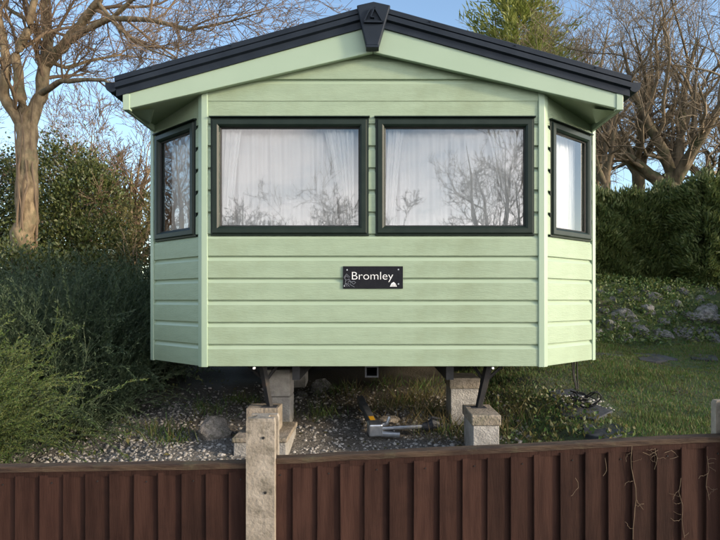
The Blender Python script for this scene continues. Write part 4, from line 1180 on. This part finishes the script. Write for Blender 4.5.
# ------------------------------------------------------------------ gravel, grass, weeds
rg = np.random.default_rng(131)
ico_v = []; import bmesh
bm = bmesh.new(); bmesh.ops.create_icosphere(bm, subdivisions=1, radius=1); bm.verts.ensure_lookup_table()
IV = np.array([v.co for v in bm.verts]); IF = np.array([[v.index for v in f.verts] for f in bm.faces]); bm.free()
def scatter_stones(x, y, s, name, label, m):
    n = len(x); sc = s[:, None] * rg.uniform(.6, 1.25, (n, 3)) * np.array([1, 1, .7])
    th = rg.uniform(0, 6.28, n); c, si = np.cos(th), np.sin(th)
    V = IV[None] * (1 + rg.normal(0, .2, (n, len(IV), 1)))
    V = V * sc[:, None]
    V = np.stack([V[..., 0] * c[:, None] - V[..., 1] * si[:, None], V[..., 0] * si[:, None] + V[..., 1] * c[:, None], V[..., 2]], -1)
    V = V + np.stack([x, y, H(x, y) + s * .08], 1)[:, None]
    Fq = IF[None] + (np.arange(n) * len(IV))[:, None, None]
    o = link(name, mesh_np(name, V.reshape(-1, 3), Fq.reshape(-1, 3)), M[m]); tag(o, label, 'gravel', kind='stuff')
n = 44000
y = 2.45 + 6.5 * rg.uniform(0, 1, n) ** 1.5; x = rg.uniform(-3.2, 1.25, n)
dens = .5 + .5 * np.sin(1.9 * x + 1.2 * y) * np.sin(1.3 * y - .8 * x + 1)
keep = (rg.uniform(0, 1, n) < (.35 + .65 * dens) * (1 - smooth(5.3, 6.6, y + .4 * np.sin(2 * x))))
x, y = x[keep], y[keep]
scatter_stones(x, y, .0078 * np.exp(np.clip(rg.normal(0, .5, len(x)), -1, .95)) * (1 + .05 * (y - 2.5)), 'gravel', 'grey limestone gravel spread under and beside the caravan', 'gravel')
xs_ = np.r_[rg.normal(1.83, .12, 260)]; ys_ = np.r_[rg.normal(5.0, .18, 260)]
scatter_stones(xs_, ys_, .010 * np.exp(rg.normal(0, .35, 260)), 'stone_chippings', 'pale chippings scattered round the dark slate slab', 'gravel')

def blades(x, y, hgt, wd, m, name, label, lean=.5, dz=0.0):
    n = len(x); P = np.stack([x, y, H(x, y) - .005 + dz], 1)
    Dd = np.c_[rg.normal(0, lean, (n, 2)), np.ones(n)]
    V, Fq = leaves(P, Dd, hgt, wd, rg, .5)
    o = link(name, mesh_np(name, V, Fq), M[m]); return tag(o, label, 'grass', kind='stuff')
n = 150000
y = 2.5 + 6.4 * rg.uniform(0, 1, n) ** 1.35; x = rg.uniform(.75, 6.4, n)
den = .5 + .5 * np.sin(2.7 * x + .9 * y + 1) * np.sin(1.9 * y - 1.4 * x)
edge = smooth(.8, 1.5, x + .25 * np.sin(2.2 * y))
inslab = ((np.abs(x - 1.86) < .24) & (np.abs(y - 5.0) < .40)) | ((np.abs(x - 1.62) < .2) & (np.abs(y - 4.05) < .26))
kp_ = (rg.uniform(0, 1, n) < edge * (.55 + .45 * den)) & ~(inslab & (rg.uniform(0, 1, n) < .9))
x, y, den = x[kp_], y[kp_], den[kp_]
blades(x, y, rg.uniform(.018, .05, len(x)) * (.6 + .9 * den), .0055 * (1 + .06 * (y - 2.5)), 'grass', 'lawn_grass', 'dark green rough lawn right of the caravan')
# grass tufts and dry stalks under the caravan
def tufts(spots, m, name, label, per=90, hgt=.16, wd=.006, sp=.09, lean=.55):
    cx_ = np.repeat([s[0] for s in spots], per); cy_ = np.repeat([s[1] for s in spots], per)
    x = cx_ + rg.normal(0, sp, len(cx_)); y = cy_ + rg.normal(0, sp, len(cx_))
    blades(x, y, rg.uniform(.4, 1.2, len(x)) * hgt, wd, m, name, label, lean)
tufts([(-.45, 5.3), (.2, 5.4), (.45, 5.8), (-.35, 6.0), (.5, 5.2), (.15, 6.3), (.62, 4.6), (.55, 6.3), (1.05, 5.2), (1.1, 4.6), (-1.5, 5.2), (-1.3, 5.6), (-1.75, 4.6), (-1.55, 4.4)], 'grass', 'grass_tufts', 'green grass tufts growing under the caravan', 110, .15, .006, .11)
tufts([(.1, 5.3), (.35, 5.0), (.5, 4.8), (.62, 5.0), (.3, 5.7), (.55, 5.5), (-.2, 5.8), (.68, 4.5), (1.0, 4.4), (1.15, 4.9)], 'dry', 'dry_grass', 'dry straw coloured grass stalks near the hitch', 60, .22, .005, .13, .8)

def leafy(x, y, n_per, ln, wd, m, name, label, hgt=.12, sp=.10):
    X_ = np.repeat(x, n_per) + rg.normal(0, sp, len(x) * n_per); Y_ = np.repeat(y, n_per) + rg.normal(0, sp, len(x) * n_per)
    P = np.stack([X_, Y_, H(X_, Y_) + rg.uniform(0, hgt, len(X_))], 1); Dd = rg.normal(0, 1, P.shape) + np.array([0, -.2, .5])
    V, Fq = leaves(P, Dd, rg.uniform(.6, 1.4, len(P)) * ln, rg.uniform(.6, 1.4, len(P)) * wd, rg)
    o = link(name, mesh_np(name, V, Fq), M[m]); tag(o, label, 'plants', kind='stuff')
k = 40
leafy(rg.uniform(1.0, 1.7, k), rg.uniform(3.6, 5.4, k), 22, .038, .024, 'weed', 'weeds', 'leafy green weeds beside the right hand block', .10, .07)
k = 240
xx_ = rg.uniform(3.1, 6.6, k); yy_ = rg.uniform(8.4, 10.6, k)
leafy(xx_, yy_, 30, .055, .034, 'rockplant', 'rockery_plants', 'low leafy plants growing between the rockery stones', .12, .11)
k = 90
leafy(rg.uniform(-4.5, -1.9, k), rg.uniform(4.2, 8.0, k), 16, .04, .02, 'holly', 'ground_ivy', 'dark ground ivy beneath the left shrubs', .06, .12)

# fallen leaves
nf = 420
xf = np.r_[rg.uniform(-2.4, 1.2, 220), rg.uniform(1.2, 5.2, 200)]; yf_ = np.r_[rg.uniform(3.2, 6.5, 220), rg.uniform(3.4, 8.4, 200)]
P = np.stack([xf, yf_, H(xf, yf_) + rg.uniform(.012, .04, nf)], 1)
V, Fq = leaves(P, np.c_[rg.normal(0, 1, (nf, 2)), rg.normal(0, .2, nf)], rg.uniform(.03, .06, nf), rg.uniform(.018, .035, nf), rg, .35, np.c_[rg.normal(0, .2, (nf, 2)), np.ones(nf)])
fl = link('fallen_leaves', mesh_np('fallen_leaves', V, Fq), M['dead']); tag(fl, 'scattered brown fallen leaves on the gravel and lawn', 'leaves', kind='stuff')

# dry ivy on the right fence panel
iv = empty('dry_ivy', tuple(at(640, 500, 2.22)), 'pale dead ivy stems stuck to the right end of the brown fence', 'ivy')
rv = random.Random(17)
def vine(pp, r=.0010):
    pts = [(at(px, py, 2.2405)) for px, py in pp]
    fine = []
    for a_, b_ in zip(pts, pts[1:]):
        for t in (0, .5): fine.append(a_ * (1 - t) + b_ * t + np.array([rv.uniform(-.003, .003), rv.uniform(-.003, .001), rv.uniform(-.003, .003)]))
    fine.append(pts[-1]); MB().tube(fine, r, 5).build('stem', M['vine'], iv)
vine([(633, 540), (634, 515), (636, 500), (634, 478), (630, 458), (632, 446)], .0013)
vine([(576, 478), (578, 487), (574, 493), (571, 496)]); vine([(605, 458), (607, 470), (603, 476)])
vine([(642, 452), (650, 455), (658, 450)]); vine([(664, 452), (671, 450), (678, 456), (670, 459)])
def on(main, t):
    k = min(int(t * (len(main) - 1)), len(main) - 2); f = t * (len(main) - 1) - k
    return (main[k][0] * (1 - f) + main[k + 1][0] * f, main[k][1] * (1 - f) + main[k + 1][1] * f)
mains = [[(633, 540), (634, 515), (636, 500), (634, 478), (630, 458), (632, 446)], [(684, 538), (681, 520), (683, 505), (679, 492), (681, 478)], [(709, 500), (706, 486), (709, 470), (707, 456)], [(654, 470), (657, 458), (655, 448)]]
for m_ in mains[1:]: vine(m_, .0009)
for k in range(24):
    m_ = mains[k % 4]; pp = [on(m_, rv.random())]; an = rv.choice((rv.uniform(-.8, .8), math.pi + rv.uniform(-.8, .8)))
    for q in range(rv.randint(2, 4)):
        an += rv.uniform(-.7, .7); pp.append((min(pp[-1][0] + math.cos(an) * 3.0, 722), pp[-1][1] + math.sin(an) * 3.0))
    vine(pp, rv.choice((.0004, .0006, .0008)))
